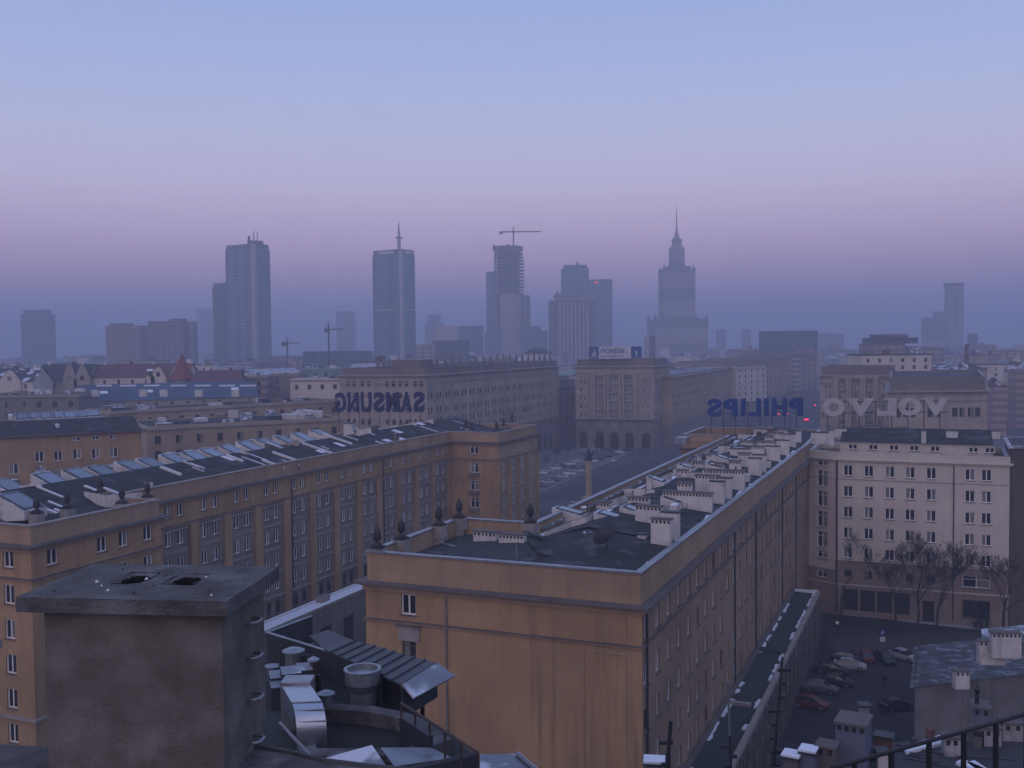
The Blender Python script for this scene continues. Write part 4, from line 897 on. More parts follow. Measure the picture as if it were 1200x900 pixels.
D4 = slab('apartment_block', 'pink fronted low block right of the gabled houses', 276, 312, 441, 430, 16, 'tower_pink', rows=2); D5 = slab('apartment_block', 'dark low block with one lit pink wall left of the obelisk block', 316, 350, 438, 440, 18, 'stone_dark', rows=2)
D6 = slab('apartment_block', 'long low cream block ending at the SAMSUNG letters', 340, 400, 444, 400, 14, 'cream', rows=1); D7 = slab('office_block', 'pale green flat roofed office behind the long cream block', 352, 400, 432, 520, 30, 'green_copper', rows=1, roofm='green_copper')
bits(D4, 5, 4); bits(D5, 6, 5); bits(D6, 6, 6); bits(D7, 5, 7)
# ------------------------------------------------------------------ skyline towers
def corner_tower(label, pl, pc, pr, yt, Y, th, m, strip='tower_strip', sw=3., name='office_tower'):
    c = Q(pc, yt, Y); th = R(th); kl = (pl-600)/F; kr = (pr-600)/F; a = (c.x-kl*Y)/(math.cos(th)+kl*math.sin(th)); b = (kr*Y-c.x)/(math.sin(th)-kr*math.cos(th)); zt = c.z
    c = c.to_2d(); da = Vector((-math.cos(th), math.sin(th))); db = Vector((math.sin(th), math.cos(th)))
    poly = [c+da*a, c, c+db*b, c+da*a+db*b]; root = thing(name, label, 'skyscraper', (*c, 0))
    mb = MB(); mb.prism([tuple(p) for p in poly], 0, zt-5, m); mb.build('shaft', root)
    mb = MB(); mb.prism([tuple(p) for p in ring_offset(poly, -.8)], zt-5, zt, 'tower_grey', 'roof_slate'); mb.build('crown', root)
    mb = MB(); mb.prism([tuple(c+da*sw-db*.6), tuple(c-da*.6-db*.6), tuple(c-da*.6+db*sw), tuple(c+da*sw+db*sw)], 0, zt-1, strip); mb.build('corner_strip', root)
    return root, c, da, db, zt, a, b
r1, c, da, db, zt, a, b = corner_tower('tallest grey slab tower left of centre with a pale corner strip and small masts', 267, 297, 319, 285, 1033, 33, 'tower_glass')
for k, (s, h_) in enumerate([(2, 14), (9, 9), (-3, 12)]):
    p = c+da*(8+s)+db*10; mb = MB(); mb.tube([(p.x, p.y, zt), (p.x, p.y, zt+h_)], .45 if k != 1 else 1.2, 'iron', 4); mb.build('mast', r1)
mb = MB(); p = c+da*8+db*10; mb.box((p.x, p.y, zt), (14, 9, 3.5), 0, 'tower_grey'); mb.build('roof_plant', r1)
r2, c, da, db, zt, a, b = corner_tower('dark glass tower with a pale corner strip and one tall lattice mast', 438.5, 470, 488, 291.5, 1090, 35, 'tower_glass2')
p = c+da*15+db*14
mb = MB(); mb.tube([(p.x, p.y, zt-1), (p.x, p.y, zt+14), (p.x, p.y, zt+22), (p.x, p.y, zt+31)], [2.2, 1.7, 1.1, .25], 'tower_strip', 6); mb.build('mast', r2)
mb = MB(); mb.tube([(p.x, p.y, zt+13), (p.x, p.y, zt+14.2)], 4., 'tower_grey', 8); mb.build('mast_platform', r2)
for (o_, d_) in ((da, a), (db, b)):
    other = db if o_ is da else da; az = math.atan2(o_.y, o_.x)
    q = c+o_*d_*.55-other*.5; mb = MB(); mb.box((q.x, q.y, Q(470, 364, 1090).z), (d_*.72, .8, 2.6), az, 'tower_strip'); mb.build('light_band', r2)
    q = c+o_*d_*.5-other*.7; mb = MB(); mb.box((q.x, q.y, zt-4.6), (d_*.5, .8, 3.), az, 'sign_white'); mb.build('sign_band', r2)
corner_tower('narrow dark tower tucked behind the left side of the tallest slab', 251, 266, 272, 331, 1180, 33, 'dark_green', 'dark_green')
def tower(label, tiers, Y, m, name='office_tower', cat='tower', group=None, depth=None, rot=0.):
    """tiers: list of (px0, px1, ytop[, material])"""
    px0, px1 = tiers[0][:2]; c = Q((px0+px1)/2, 400, Y); root = thing(name, label, cat, (c.x, c.y, 0), group); zb = 0
    for i, t in enumerate(tiers):
        p, q = Q(t[0], t[2], Y+i*.6), Q(t[1], t[2], Y+i*.6); wd = q.x-p.x; dp = depth or max(wd*.7, 14)
        mb = MB(); mb.box(((p.x+q.x)/2, Y+dp/2+i*.6, zb if len(t) < 5 else t[4]), (wd, dp, p.z-(zb if len(t) < 5 else t[4])), rot, t[3] if len(t) > 3 and t[3] else m, 'roof_slate'); mb.build('tier' if i else 'shaft', root)
        if len(t) < 5: zb = p.z
    return root
# palace of culture like stepped tower
Y = 1500; root = thing('palace_tower', 'tall stepped stone tower with a needle spire on the right of the skyline', 'skyscraper', (Q(796, 400, Y).x, Y, 0))
def tier(a, b, y0, y1, m='palace', nm='tier', taper=1., dz=0.):
    z0 = Q(796, y0, Y).z if y0 else 0; z1 = Q(796, y1, Y).z; x0, x1 = Q(a, 400, Y).x, Q(b, 400, Y).x; cx = (x0+x1)/2; h = (x1-x0)/2; cy = Y+26
    mb = MB(); lo = [(cx+s*h, cy+t*h, z0) for s, t in ((-1, -1), (1, -1), (1, 1), (-1, 1))]; hi = [(cx+s*h*taper, cy+t*h*taper, z1) for s, t in ((-1, -1), (1, -1), (1, 1), (-1, 1))]
    mb.hull(lo, hi, m); mb.build(nm, root); return cx, cy, h, z1
tier(765, 828, 0, 374, nm='wing'); tier(777.5, 815.5, 374, 316, nm='shaft'); tier(782, 811, 316, 311.5); tier(788.5, 805, 311.5, 291)
tier(792, 801.8, 291, 280, 'stone'); tier(791, 802.8, 280, 278.6, 'palace'); tier(793, 800.4, 278.6, 268, 'stone', 'roof_cone', .3)
cx, cy, h, z1 = tier(795.6, 797.8, 268, 266)
mb = MB(); mb.tube([(cx, cy, z1-2), (cx, cy, Q(796, 252, Y).z), (cx, cy, Q(796, 239, Y).z)], [1.3, .8, .25], 'stone', 6); mb.build('spire', root)
for (a, b, y0, y1, n, hh) in [(777.5, 815.5, 318, 312, 4, 5), (788.5, 805, 293, 288.5, 2, 4), (765, 828, 377, 370, 6, 6)]:
    x0, x1 = Q(a, 400, Y).x, Q(b, 400, Y).x; hw = (x1-x0)/2
    for sx in (-1, 1):
        for sy in (-1, 1):
            mb = MB(); px_, py_ = (x0+x1)/2+sx*(hw-2.2), Y+26+sy*(hw-2.2); zz = Q(796, y0, Y).z
            mb.box((px_, py_, zz), (4.6, 4.6, hh*1.2), 0, 'palace'); mb.tube([(px_, py_, zz+hh*1.2), (px_, py_, zz+hh*2.2)], [1.6, .1], 'stone', 4); mb.build('turret', root)
# tower under construction with crane
Y = 1300; root = thing('unfinished_tower', 'unfinished concrete tower with bare floor slabs on top under a crane', 'skyscraper', (Q(596, 400, Y).x, Y, 0))
def blk(nm, a, b, y0, y1, m, dy=0, dp=24):
    z0 = Q(600, y0, Y).z if y0 else 0; z1 = Q(600, y1, Y).z; x0, x1 = Q(a, 400, Y).x, Q(b, 400, Y).x
    mb = MB(); mb.box(((x0+x1)/2, Y+dp/2+dy, z0), (x1-x0, dp, z1-z0), 0, m); return mb.build(nm, root)
blk('lower_shaft', 568, 622, 0, 388, 'tower_glass', 2, 30); blk('shaft', 570.5, 583, 388, 318, 'tower_glass', 3, 26); blk('shaft', 583, 615, 388, 346, 'tower_pale', 12, 20); p = Q(599, 400, Y); mb = MB(); rp_ = 16.5*Y/F; zt_ = Q(600, 345, Y).z; mb.lathe((p.x, Y+rp_-3, 0), [q for k in range(40) for q in ((rp_, k*zt_/40), (rp_, (k+.62)*zt_/40), (rp_-.8, (k+.64)*zt_/40), (rp_-.8, (k+.98)*zt_/40))]+[(rp_-1, zt_)], 'tower_strip', 18); mb.build('rounded_shaft', root); blk('shaft', 613, 622, 388, 346, 'tower_grey', 4, 20)
blk('core', 584, 609, 346, 287, 'tower_grey', 6, 14)
for k in range(15):
    y = 343-k*3.9; sp_ = 1.2*math.sin(k/14*3.); blk('floor_slab', 580-sp_*.3, 613+2.5*math.sin((14-k)/14*2.6), y+1.1, y, 'tower_pale', 2, 24)
for px in (581, 586, 592, 598, 604, 610): blk('column_row', px-.45, px+.45, 346, 288, 'tower_grey', 3, 20)
for px, yt in ((580, 286.5), (584, 288), (609, 289), (612, 288), (596, 286)): blk('formwork', px-1.6, px+1.6, 293, yt, 'tower_grey', 3, 8)
def crane(label, px, y0, y1, yj, xa, xb, Y, th=1.4):
    root = thing('tower_crane', label, 'crane', (Q(px, 400, Y).x, Y+8, 0 if y0 is None else Q(px, y0, Y).z)); x = root.location.x; y = Y+8; zt = Q(px, y1, Y).z; zj = Q(px, yj, Y).z
    mb = MB(); mb.box((x, y, root.location.z), (th, th, zt-root.location.z-4), 0, 'iron'); mb.tube([(x, y, zt-4), (x, y, zt)], [th*.5, .2], 'iron', 4); mb.build('mast', root)
    mb = MB(); mb.box(((x+Q(xb, 400, Y).x)/2, y, zj), (Q(xb, 400, Y).x-x, th*.7, th*.8), 0, 'rust'); mb.build('jib', root)
    mb = MB(); xx = Q(xa, 400, Y).x; mb.box(((x+xx)/2, y, zj), (x-xx, th*.8, th*.8), 0, 'rust'); mb.box((xx+1.5, y, zj-2), (4, th*1.5, 3), 0, 'iron'); mb.build('counter_jib', root)
    for xe in (xx, x+(Q(xb, 400, Y).x-x)*.6):
        mb = MB(); mb.tube([(x, y, zt), (xe, y, zj+th*.7)], .16, 'iron', 3); mb.build('tie_rod', root)
crane('yellowish crane perched on top of the unfinished tower', 603, 290, 265, 271.5, 587, 636, 1300, 1.7)
crane('small tower crane left of the two slim masts, nearest the tallest slab tower', 334, None, 395, 402.5, 328, 348, 800, 1.)
crane('dark tower crane standing in the haze between the two dark towers', 383, None, 376, 386.5, 379, 401, 800, 1.2)
tower('blue grey tower with an open crown and a roof mast beside the wide striped hotel', [(658, 690, 314), (661, 688, 310.5, 'tower_grey'), (676, 678, 307, 'iron')], 1450, 'tower_glass', cat='skyscraper')
tower('square glass tower with one red lamp, just right of the striped hotel', [(688, 717.5, 327.5)], 1400, 'tower_glass2', cat='skyscraper')
mb = MB(); p = Q(699, 332, 1398); mb.box((p.x, p.y, p.z), (2, 1, 2.4), 0, 'red_lamp'); tag(mb.build('beacon_lamp'), 'small red lamp near the top of the square glass tower', 'beacon lamp')
rt_ = tower('wide pale hotel block with vertical stripes and two small roof peaks', [(644, 698, 352, 'tower_grey'), (652, 690, 347)], 1150, 'tower_pale')
for k in range(8):
    p = Q(656+k*4.6, 354, 1149); mb = MB(); mb.box((p.x, 1148.6, 0), (1.9, 1.2, p.z), 0, 'tower_strip'); mb.build('rib', rt_)
for px in (653.5, 682.5):
    p = Q(px, 347, 1156); mb = MB(); mb.lathe((p.x, p.y, p.z-3), [(4.5, 0), (4.5, 3), (.1, 9)], 'tower_grey', 4); mb.build('roof_peak', rt_)
rt_ = tower('slim pale tower at the right with a dark open crown and a long dark banner', [(1112, 1129.5, 335), (1111, 1130, 331.5, 'dark_green')], 1500, 'tower_pale')
p = Q(1121, 385, 1498); mb = MB(); mb.box((p.x, 1499, p.z), (4, 1, 48), 0, 'tower_glass'); mb.build('banner', rt_)
tower('dark stepped block in the haze beside the slim pale tower', [(1087, 1113, 372), (1098, 1111, 365)], 1650, 'tower_grey')
tower('narrow dark tower right of the slim pale tower', [(1139.5, 1146, 391)], 1300, 'dark_green')
tower('hazy dark block with notched top corners at the far left', [(24, 55, 368), (27, 52, 363)], 1500, 'dark_green')
tower('plain brownish block with a flat roof, left of the gridded office', [(123.5, 164, 382), (128, 150, 379, 'tower_grey')], 1000, 'tower_pink')
tower('office block with a bold window grid at the left', [(173, 214, 376.5), (198, 213, 373.5, 'tower_grey')], 950, 'tower_grey'); tower('paler wing joined to the right of the gridded office', [(214.5, 226, 376.5)], 960, 'tower_pale')
tower('very faint flat topped tower in the haze left of the tallest slab', [(232, 246, 372), (230, 248, 362, 'tower_grey')], 2400, 'tower_grey')
tower('faint tower in the haze between the two dark towers', [(394, 414.5, 365)], 1900, 'tower_glass')
tower('long dark low shed below the haze between the two dark towers', [(355, 430, 412)], 850, 'dark_green', depth=30)
tower('domed faint block just right of the tower with the lattice mast', [(498, 520, 378), (502, 516, 369)], 1900, 'tower_grey')
tower('pale slab with striped balconies right of the lattice mast tower', [(510, 537, 382)], 1100, 'tower_strip'); tower('cream block at the foot of the lattice mast tower', [(487, 509, 404)], 800, 'tower_pale')
tower('broad blue grey block left of the unfinished tower', [(531, 566, 382)], 1350, 'tower_glass'); tower('dark flat block in front of the striped balconies', [(507, 549, 399)], 900, 'dark_green')
tower('sloping hall in the haze right of the unfinished tower', [(622, 642, 388), (622, 634, 382)], 1500, 'tower_grey')
tower('small white block with a dark central stripe behind the billboard', [(757, 773.5, 395)], 900, 'tower_strip'); tower('dark stripe shaped stair tower in front of the small white block', [(761.5, 767.5, 394)], 897, 'dark_green', depth=2)
tower('long dark green office block at the end of the avenue', [(898.5, 958, 388)], 950, 'dark_green', depth=30); tower('pink stone block below the dark green office', [(936, 958, 410)], 760, 'tower_pink')
tower('faint pair of low towers right of the stepped spire tower', [(841, 850.5, 386)], 2000, 'tower_grey'); tower('faint small tower midway between the spire and the dark green office', [(871, 880, 386)], 2100, 'tower_grey')
tower('faint broad block right of the dark green office', [(961, 989, 391)], 1700, 'tower_glass'); tower('faint pale slab in front of the broad hazy block', [(974, 985, 404)], 1300, 'tower_pale')
rt_ = tower('pink fronted office with a dark glass upper floor at the right', [(1023, 1061, 403), (1027, 1076, 396, 'dark_green'), (1036, 1064, 391.5, 'tower_grey')], 640, 'tower_pink', depth=26)
p0_, p1_ = Q(1061, 404, 642), Q(1076, 404, 642); mb = MB(); mb.box(((p0_.x+p1_.x)/2, 655, 0), (p1_.x-p0_.x, 26, p0_.z-1), 0, 'dark_green'); mb.build('glass_wing', rt_)
rt_ = tower('cream office block with a white roof frame, right of the pink fronted office', [(1077, 1107, 407)], 680, 'tower_pale', depth=24)
for px in (1078, 1092, 1106):
    p = Q(px, 407, 680); mb = MB(); mb.box((p.x, 681, p.z), (.6, .6, 1.8), 0, 'sign_white'); mb.build('frame_post', rt_)
p0_, p1_ = Q(1077, 404, 680), Q(1107, 404, 680); mb = MB(); mb.box(((p0_.x+p1_.x)/2, 681, p0_.z), (p1_.x-p0_.x+2, 1, .7), 0, 'sign_white'); mb.build('frame_beam', rt_)
p = Q(1133, 403, 600); mb = MB(); mb.tube([(p.x, p.y, 0), (p.x, p.y, p.z)], [1.8, 1.1], 'brick_red', 10); tag(mb.build('factory_chimney'), 'thin red brick chimney below the slim pale tower', 'chimney')
# steam plume beside the lattice mast tower is left to the haze; chimneys next to it
for i, px in enumerate((443, 449)):
    p = Q(px, 419, 420); mb = MB(); mb.tube([(p.x, p.y, 20), (p.x, p.y, p.z)], .7, 'stone_dark', 8); tag(mb.build('flue'), ('left' if i == 0 else 'right')+' one of two short dark flues behind the obelisk block roof', 'flue')
# blue glass hoarding at the far right
p0_, p1_ = P(1179, 476, 24), P(1191, 476, 24)
# ------------------------------------------------------------------ middle distance city
marks = [(60, 'the far left gables'), (145, 'the plain brownish block'), (200, 'the gridded office'), (295, 'the tallest slab tower'), (383, 'the dark crane'), (463, 'the lattice mast tower'), (530, 'the striped balcony slab'),
         (596, 'the unfinished tower'), (670, 'the striped hotel'), (735, 'the billboard'), (796, 'the spire tower'), (860, 'the avenue blocks'), (925, 'the dark green office'), (990, 'the VOLVO letters'), (1050, 'the pink fronted office'), (1120, 'the slim pale tower'), (1185, 'the right edge')]
rr = random.Random(21)
wl = [('cream', 'cream'), ('stone', 'grey'), ('tower_pink', 'pinkish'), ('ochre_pale', 'ochre'), ('stone_dark', 'dark'), ('tower_pale', 'pale'), ('white_plaster', 'white')]
rl = [('roof_snow', 'snow flecked roof'), ('snowy_tin', 'pale tin roof'), ('roof_snow', 'snow flecked roof'), ('roof_slate', 'dark roof'), ('roof_slate', 'dark roof'), ('dark_red_roof', 'red roof'), ('snowy_tin', 'pale tin roof'), ('green_copper', 'green roof')]
placed = []
for k in range(620):
    Y = 470*(1800/470)**(rr.random()**1.1); px = rr.uniform(-30, 1230); g = Q(px, 400, Y); t_, w_ = tw(g)
    if 10 < w_ < 110 and t_ < 950: continue
    if 420 < px < 960 and Y < 520: continue
    wd = rr.uniform(14, 46); dp = rr.uniform(12, 22); az = AZ+rr.choice([0, math.pi/2])+rr.uniform(-.08, .08) if rr.random() < .7 else rr.uniform(0, 3)
    if any((g.x-x)**2+(g.y-y)**2 < ((wd+w2)*.42)**2 for x, y, w2 in placed): continue
    placed.append((g.x, g.y, wd)); h = rr.uniform(13, 27)+(rr.random() < .12)*rr.uniform(3, 10)+min(6, Y/300)
    (m, mn), (rm, rn) = rr.choice(wl), rr.choice(rl)
    lm = min(marks, key=lambda q: abs(q[0]-px))[1]; far = 'closer' if Y < 700 else 'middling' if Y < 1100 else 'hazy'
    lab = f'{far} {mn} city block with a {rn} around {lm}'
    root = thing('city_block', lab, 'building', (g.x, g.y, 0), 'city roofs around '+lm); root.rotation_euler.z = az
    def lp(nm, mb):
        o = bpy.data.objects.new(nm, mb.mesh(nm)); C.objects.link(o); o.parent = root; return o
    mb = MB(); mb.box((0, 0, 0), (wd, dp, h), 0, m)
    if Y < 1000:
        for f_ in range(1, 4):
            for s_ in range(max(2, int(wd/5))):
                x = (s_+.5)*wd/max(2, int(wd/5))-wd/2
                for sy in (-1, 1): mb.face([(x-.7*sy, sy*(dp/2+.03), h-1.2-3.3*f_)][:0]+([(x-.7, sy*(dp/2+.04), h-3.3*f_), (x+.7, sy*(dp/2+.04), h-3.3*f_), (x+.7, sy*(dp/2+.04), h+1.8-3.3*f_), (x-.7, sy*(dp/2+.04), h+1.8-3.3*f_)]), 'glass')
    lp('wall', mb); mb = MB(); o = .6; x, y = wd/2+o, dp/2+o
    if rr.random() < .45:
        rz = h+rr.uniform(2.5, 5); mb.face([(-x, -y, h), (x, -y, h), (x-2, 0, rz), (-x+2, 0, rz)], rm); mb.face([(x, y, h), (-x, y, h), (-x+2, 0, rz), (x-2, 0, rz)], rm); mb.face([(x, -y, h), (x, y, h), (x-2, 0, rz)], rm); mb.face([(-x, y, h), (-x, -y, h), (-x+2, 0, rz)], rm)
    else: mb.box((0, 0, h+.01), (wd+.8, dp+.8, .5), 0, rm)
    ro = lp('roof', mb)
    for q in range(4 if Y < 800 else 2 if Y < 1200 else 0):
        mb = MB(); mb.box((rr.uniform(-wd*.4, wd*.4), rr.uniform(-dp*.35, dp*.35), h), (rr.uniform(1, 5), rr.uniform(1, 3), rr.uniform(1.2, 4.2)), 0, rr.choice(['white_plaster', 'brick_red', 'stone_dark', 'tin_dark', 'snowy_tin'])); c_ = lp('chimney', mb); c_.parent = ro
# ------------------------------------------------------------------ bare trees
def branchy(seed, h=14., spread=.55, depth=6):
    rr = random.Random(seed); tr = MB(); tw_ = MB()
    def grow(p, d, ln, r, lv):
        n = 3; pts = [p]; dd = d.copy()
        for i in range(n):
            dd = (dd+Vector((rr.uniform(-.16, .16), rr.uniform(-.16, .16), rr.uniform(-.03, .12)))).normalized(); pts.append(pts[-1]+dd*ln/n)
        rs = [r*(1-.35*i/n) for i in range(n+1)]
        (tr if lv <= 0 else tw_).tube(pts, rs, 'bark', 7 if lv == 0 else 4 if lv < 3 else 3, lv == 0)
        if lv >= depth: return
        for k in range(rr.choice([2, 3, 3]) if lv else 4):
            a = rr.uniform(0, math.tau); s = spread*rr.uniform(.6, 1.4); side = Vector((math.cos(a), math.sin(a), .15)).normalized()
            nd = (dd*math.cos(s)+side*math.sin(s)).normalized(); at_ = pts[-1] if k < 2 else pts[rr.choice([1, 2])] if lv else pts[-1]-Vector((0, 0, rr.uniform(0, ln*.4)))
            grow(at_, nd, ln*rr.uniform(.58, .82) if lv else ln*rr.uniform(.5, .75), max(rs[-1]*.66, .026), lv+1)
    grow(Vector((0, 0, -.2)), Vector((0, 0, 1)), h*.32, h*.014, 0)
    return tr.mesh('trunk'), tw_.mesh('crown')
tree_src = [branchy(3, depth=7), branchy(9, spread=.68, depth=6), branchy(14, spread=.48, depth=7)]
def tree(p, kind, sc_, rz, label, group=None):
    root = thing('bare_tree', label, 'tree', p, group, rz); root.scale = (sc_,)*3
    for nm, me in zip(('trunk', 'crown'), tree_src[kind]):
        o = bpy.data.objects.new(nm, me); C.objects.link(o); o.parent = root
for px, py, k, s, l in [(986, 722, 0, 1.15, 'bare tree before the stair windows end of the cream block'), (1050, 735, 1, 1.05, 'bare tree rising in front of the dark garage openings'), (1075, 732, 2, 1.2, 'tall bare tree right of the garage openings'),
                        (1097, 738, 0, 1.15, 'bare tree by the downpipe of the cream block'), (1176, 742, 1, 1.2, 'bare tree at the right edge of the cream block')]:
    tree(P(px, py, 0), k, s, k+px*.1, l, 'bare trees before the cream block')
p = P(1097, 905, 0); tree(Vector((31.5, 78, 1.2)), 1, 1.05, 2., 'bare tree against the grey gabled wall at the lower right')
for i, (px, py, s) in enumerate([(622, 560, .55), (636, 552, .5), (652, 545, .55), (664, 540, .5), (630, 580, .5), (700, 532, .5), (720, 528, .55), (668, 563, .5)]):
    tree(P(px, py, 0), i % 3, s, i, ['small bare tree nearest the left block wing', 'second small bare tree along the parked cars', 'third small bare tree along the parked cars', 'small bare tree left of the lamp column', 'small bare tree at the kerb beside the left wing', 'small bare tree right of the lamp column', 'small bare tree under the palace arches', 'small bare tree on the kerb by the lamp column'][i], 'small trees in the square')
def f(mb):
    rr = random.Random(2)
    for k in range(260):
        a, z = rr.uniform(0, math.tau), rr.uniform(.3, 5.); r = (5.4-z)*.38*rr.uniform(.5, 1); c = Vector((r*math.cos(a), r*math.sin(a), z)); u_ = Vector((rr.uniform(-1, 1), rr.uniform(-1, 1), rr.uniform(-1, 1))).normalized()*.32; v_ = u_.cross(Vector((rr.uniform(-1, 1), rr.uniform(-1, 1), 1))).normalized()*.2
        mb.face([c-u_, c-v_, c+u_, c+v_], 'fir')
mat('fir', (.03, .045, .035))
p = P(1151, 738, 0); root = thing('fir_tree', 'small dark fir before the wide window at the right of the cream block', 'tree', p)
mb = MB(); f(mb); o = bpy.data.objects.new('crown', mb.mesh('crown')); C.objects.link(o); o.parent = root; root.scale = (.8,)*3
mb = MB(); mb.tube([(0, 0, 0), (0, 0, 5)], [.12, .03], 'bark'); o = bpy.data.objects.new('trunk', mb.mesh('trunk')); C.objects.link(o); o.parent = root
# ------------------------------------------------------------------ cars
def car_meshes(paint, tall=0.):
    body = MB(); gl = MB()
    st = [(-2.1, .35, .78, .74), (-2.02, .25, .9, .82), (-1.3, .22, .96, .86), (-.2, .22, .95, .87), (.75, .22, .93, .87), (1.55, .22, .84, .84), (2.0, .25, .7, .78), (2.12, .32, .58, .66)]
    def loop(x, z0, z1, w): return [Vector(q) for q in ((x, -w*.92, z0), (x, w*.92, z0), (x, w, (z0+z1)/2), (x, w*.93, z1), (x, w*.5, z1+.04), (x, -w*.5, z1+.04), (x, -w*.93, z1), (x, -w, (z0+z1)/2))]
    L_ = [loop(*s) for s in st]
    for a, b in zip(L_, L_[1:]):
        for k in range(8): body.face([a[k], a[(k+1) % 8], b[(k+1) % 8], b[k]], paint)
    body.face(L_[0][::-1], paint); body.face(L_[-1], paint)
    h = 1.42+tall; cab = [(-1.75, .93, .72), (-1.15, h-.02, .58), (-.2, h+.03, .6), (.35, h-.05, .57), (1.15, .9, .74)]
    for (x0, z0, w0), (x1, z1, w1) in zip(cab, cab[1:]):
        roofp = z0 > 1.2 and z1 > 1.2
        (body if roofp else gl).face([(x0, -w0, z0), (x1, -w1, z1), (x1, w1, z1), (x0, w0, z0)], paint if roofp else 'glass')
    for s in (-1, 1):
        pr = [(-1.72, .93, .73), (-1.15, h-.05, .585), (-.2, h, .605), (.35, h-.08, .575), (1.12, .9, .745)]
        pts = [(x, s*w, z) for x, z, w in pr]; gl.face(pts if s < 0 else pts[::-1], 'glass')
        body.box((-.15, s*.655, .92), (.1, .07, h-1.0), 0, paint)
    wm = MB()
    for k in range(1): wm.tube([(0, -.1, 0), (0, .1, 0)], .32, 'rubber', 12); wm.tube([(0, -.11, 0), (0, .11, 0)], .19, 'tin', 10)
    lm_ = MB(); lm_.box((0, 0, -.07), (.06, .3, .14), 0, 'tin_bright'); tl = MB(); tl.box((0, 0, -.09), (.06, .22, .2), 0, 'car_red')
    return body.mesh('body', smooth=False), gl.mesh('windows'), wm.mesh('wheel'), lm_.mesh('headlight'), tl.mesh('tail_light')
CARS = {c: car_meshes(c) for c in ('car_black', 'car_grey', 'car_red', 'car_silver', 'car_blue', 'car_white')}
def car(p, rz, paint, label, group=None, sc_=1., parts=True):
    root = thing('parked_car', label, 'car', p, group, rz); bd, gl, wh, hl, tl = CARS[paint]; root.scale = (sc_,)*3
    def q(nm, me, loc=(0, 0, 0)):
        o = bpy.data.objects.new(nm, me); C.objects.link(o); o.parent = root; o.location = loc
    q('body', bd); q('windows', gl)
    if parts:
        for x in (-1.3, 1.32):
            for y in (-.76, .76): q('wheel', wh, (x, y, .32))
        for y in (-.55, .55): q('headlight', hl, (2.09, y, .6)); q('tail_light', tl, (-2.1, y, .72))
G1 = 'cars parked in the courtyard'
for px, py, rz, c, l in [(993, 775, -.35, 'car_blue', 'dark blue car at the far end of the slanted courtyard row'), (996, 784, -.38, 'car_silver', 'pale roofed car second from the far end of the slanted row'), (974, 789, -.4, 'car_black', 'black car in the middle of the slanted courtyard row'),
                         (980, 803, -.42, 'car_black', 'black car jutting out of the slanted row beside the grey one'), (962, 811, -.45, 'car_grey', 'grey car beside the red one in the slanted row'), (950, 829, -.5, 'car_red', 'dark red car at the near end of the slanted row'),
                         (1014, 774, 1.5, 'car_red', 'dark red car with a pale number plate in the back row'), (1037, 776, -1.5, 'car_black', 'black tall car in the middle of the back row'), (1059, 773, -.95, 'car_silver', 'silver car with a shining windscreen in the back row'),
                         (1113, 781, .1, 'car_grey', 'grey car by itself right of the back row'), (1092, 777, -1.4, 'car_red', 'dull red car between the silver car and the lone grey car'), (1052, 832, .2, 'car_black', 'black car in the shade left of the grey gabled wall')]:
    car(P(px, py, .005), rz, c, l, G1)
rr = random.Random(4); n_ = 0
for row, (a, b) in enumerate([((628, 572), (690, 548)), ((622, 560), (680, 541)), ((690, 543), (745, 524))]):
    for k in range(7):
        s = (k+.5)/7; c = rr.choice(['car_silver', 'car_grey', 'car_white', 'car_black', 'car_blue', 'car_silver']); 
        car(P(a[0]+(b[0]-a[0])*s, a[1]+(b[1]-a[1])*s, .13 if row < 2 else .01), AZ+math.pi/2+rr.uniform(-.06, .06), c, f"{c[4:]} car, {['first', 'second', 'third', 'fourth', 'fifth', 'sixth', 'seventh'][k]} from the left in the {['near kerb', 'inner', 'far'][row]} row of the square", 'cars parked in the square', 1., False)
car(P(672, 594, .01), AZ, 'car_silver', 'silver car driving on the road below the lamp column')
car(P(720, 541, .01), AZ+.1, 'car_white', 'pale car on the road right of the lamp column')
for px, py, Y, l in [(955, 475, 640, 'upper red traffic light on the avenue'), (912.5, 485, 560, 'left red traffic light of the lower pair on the avenue'), (922.5, 485, 560, 'right red traffic light of the lower pair on the avenue'), (945, 491.5, 520, 'wide red light on the avenue just above the roof')]:
    p = Q(px, py, Y); root = thing('traffic_light', l, 'traffic light', (p.x, p.y, 0), 'red lights on the avenue')
    mb = MB(); mb.tube([(p.x, p.y+.4, 0), (p.x, p.y+.4, p.z+.6)], .12, 'iron', 5); mb.build('pole', root)
    mb = MB(); mb.box((p.x, p.y+.2, p.z-1.3), (.9 if 'wide' not in l else 2.4, .3, 2.2), 0, 'iron'); mb.build('housing', root)
    mb = MB(); mb.lathe((p.x, p.y-.12, p.z-.35), [(.1, 0), (.42, .12), (.5, .4), (.42, .68), (.1, .8)], 'red_lamp', 8) if 'wide' not in l else mb.box((p.x, p.y-.1, p.z-.4), (2.2, .2, .7), 0, 'red_lamp'); mb.build('lens', root)
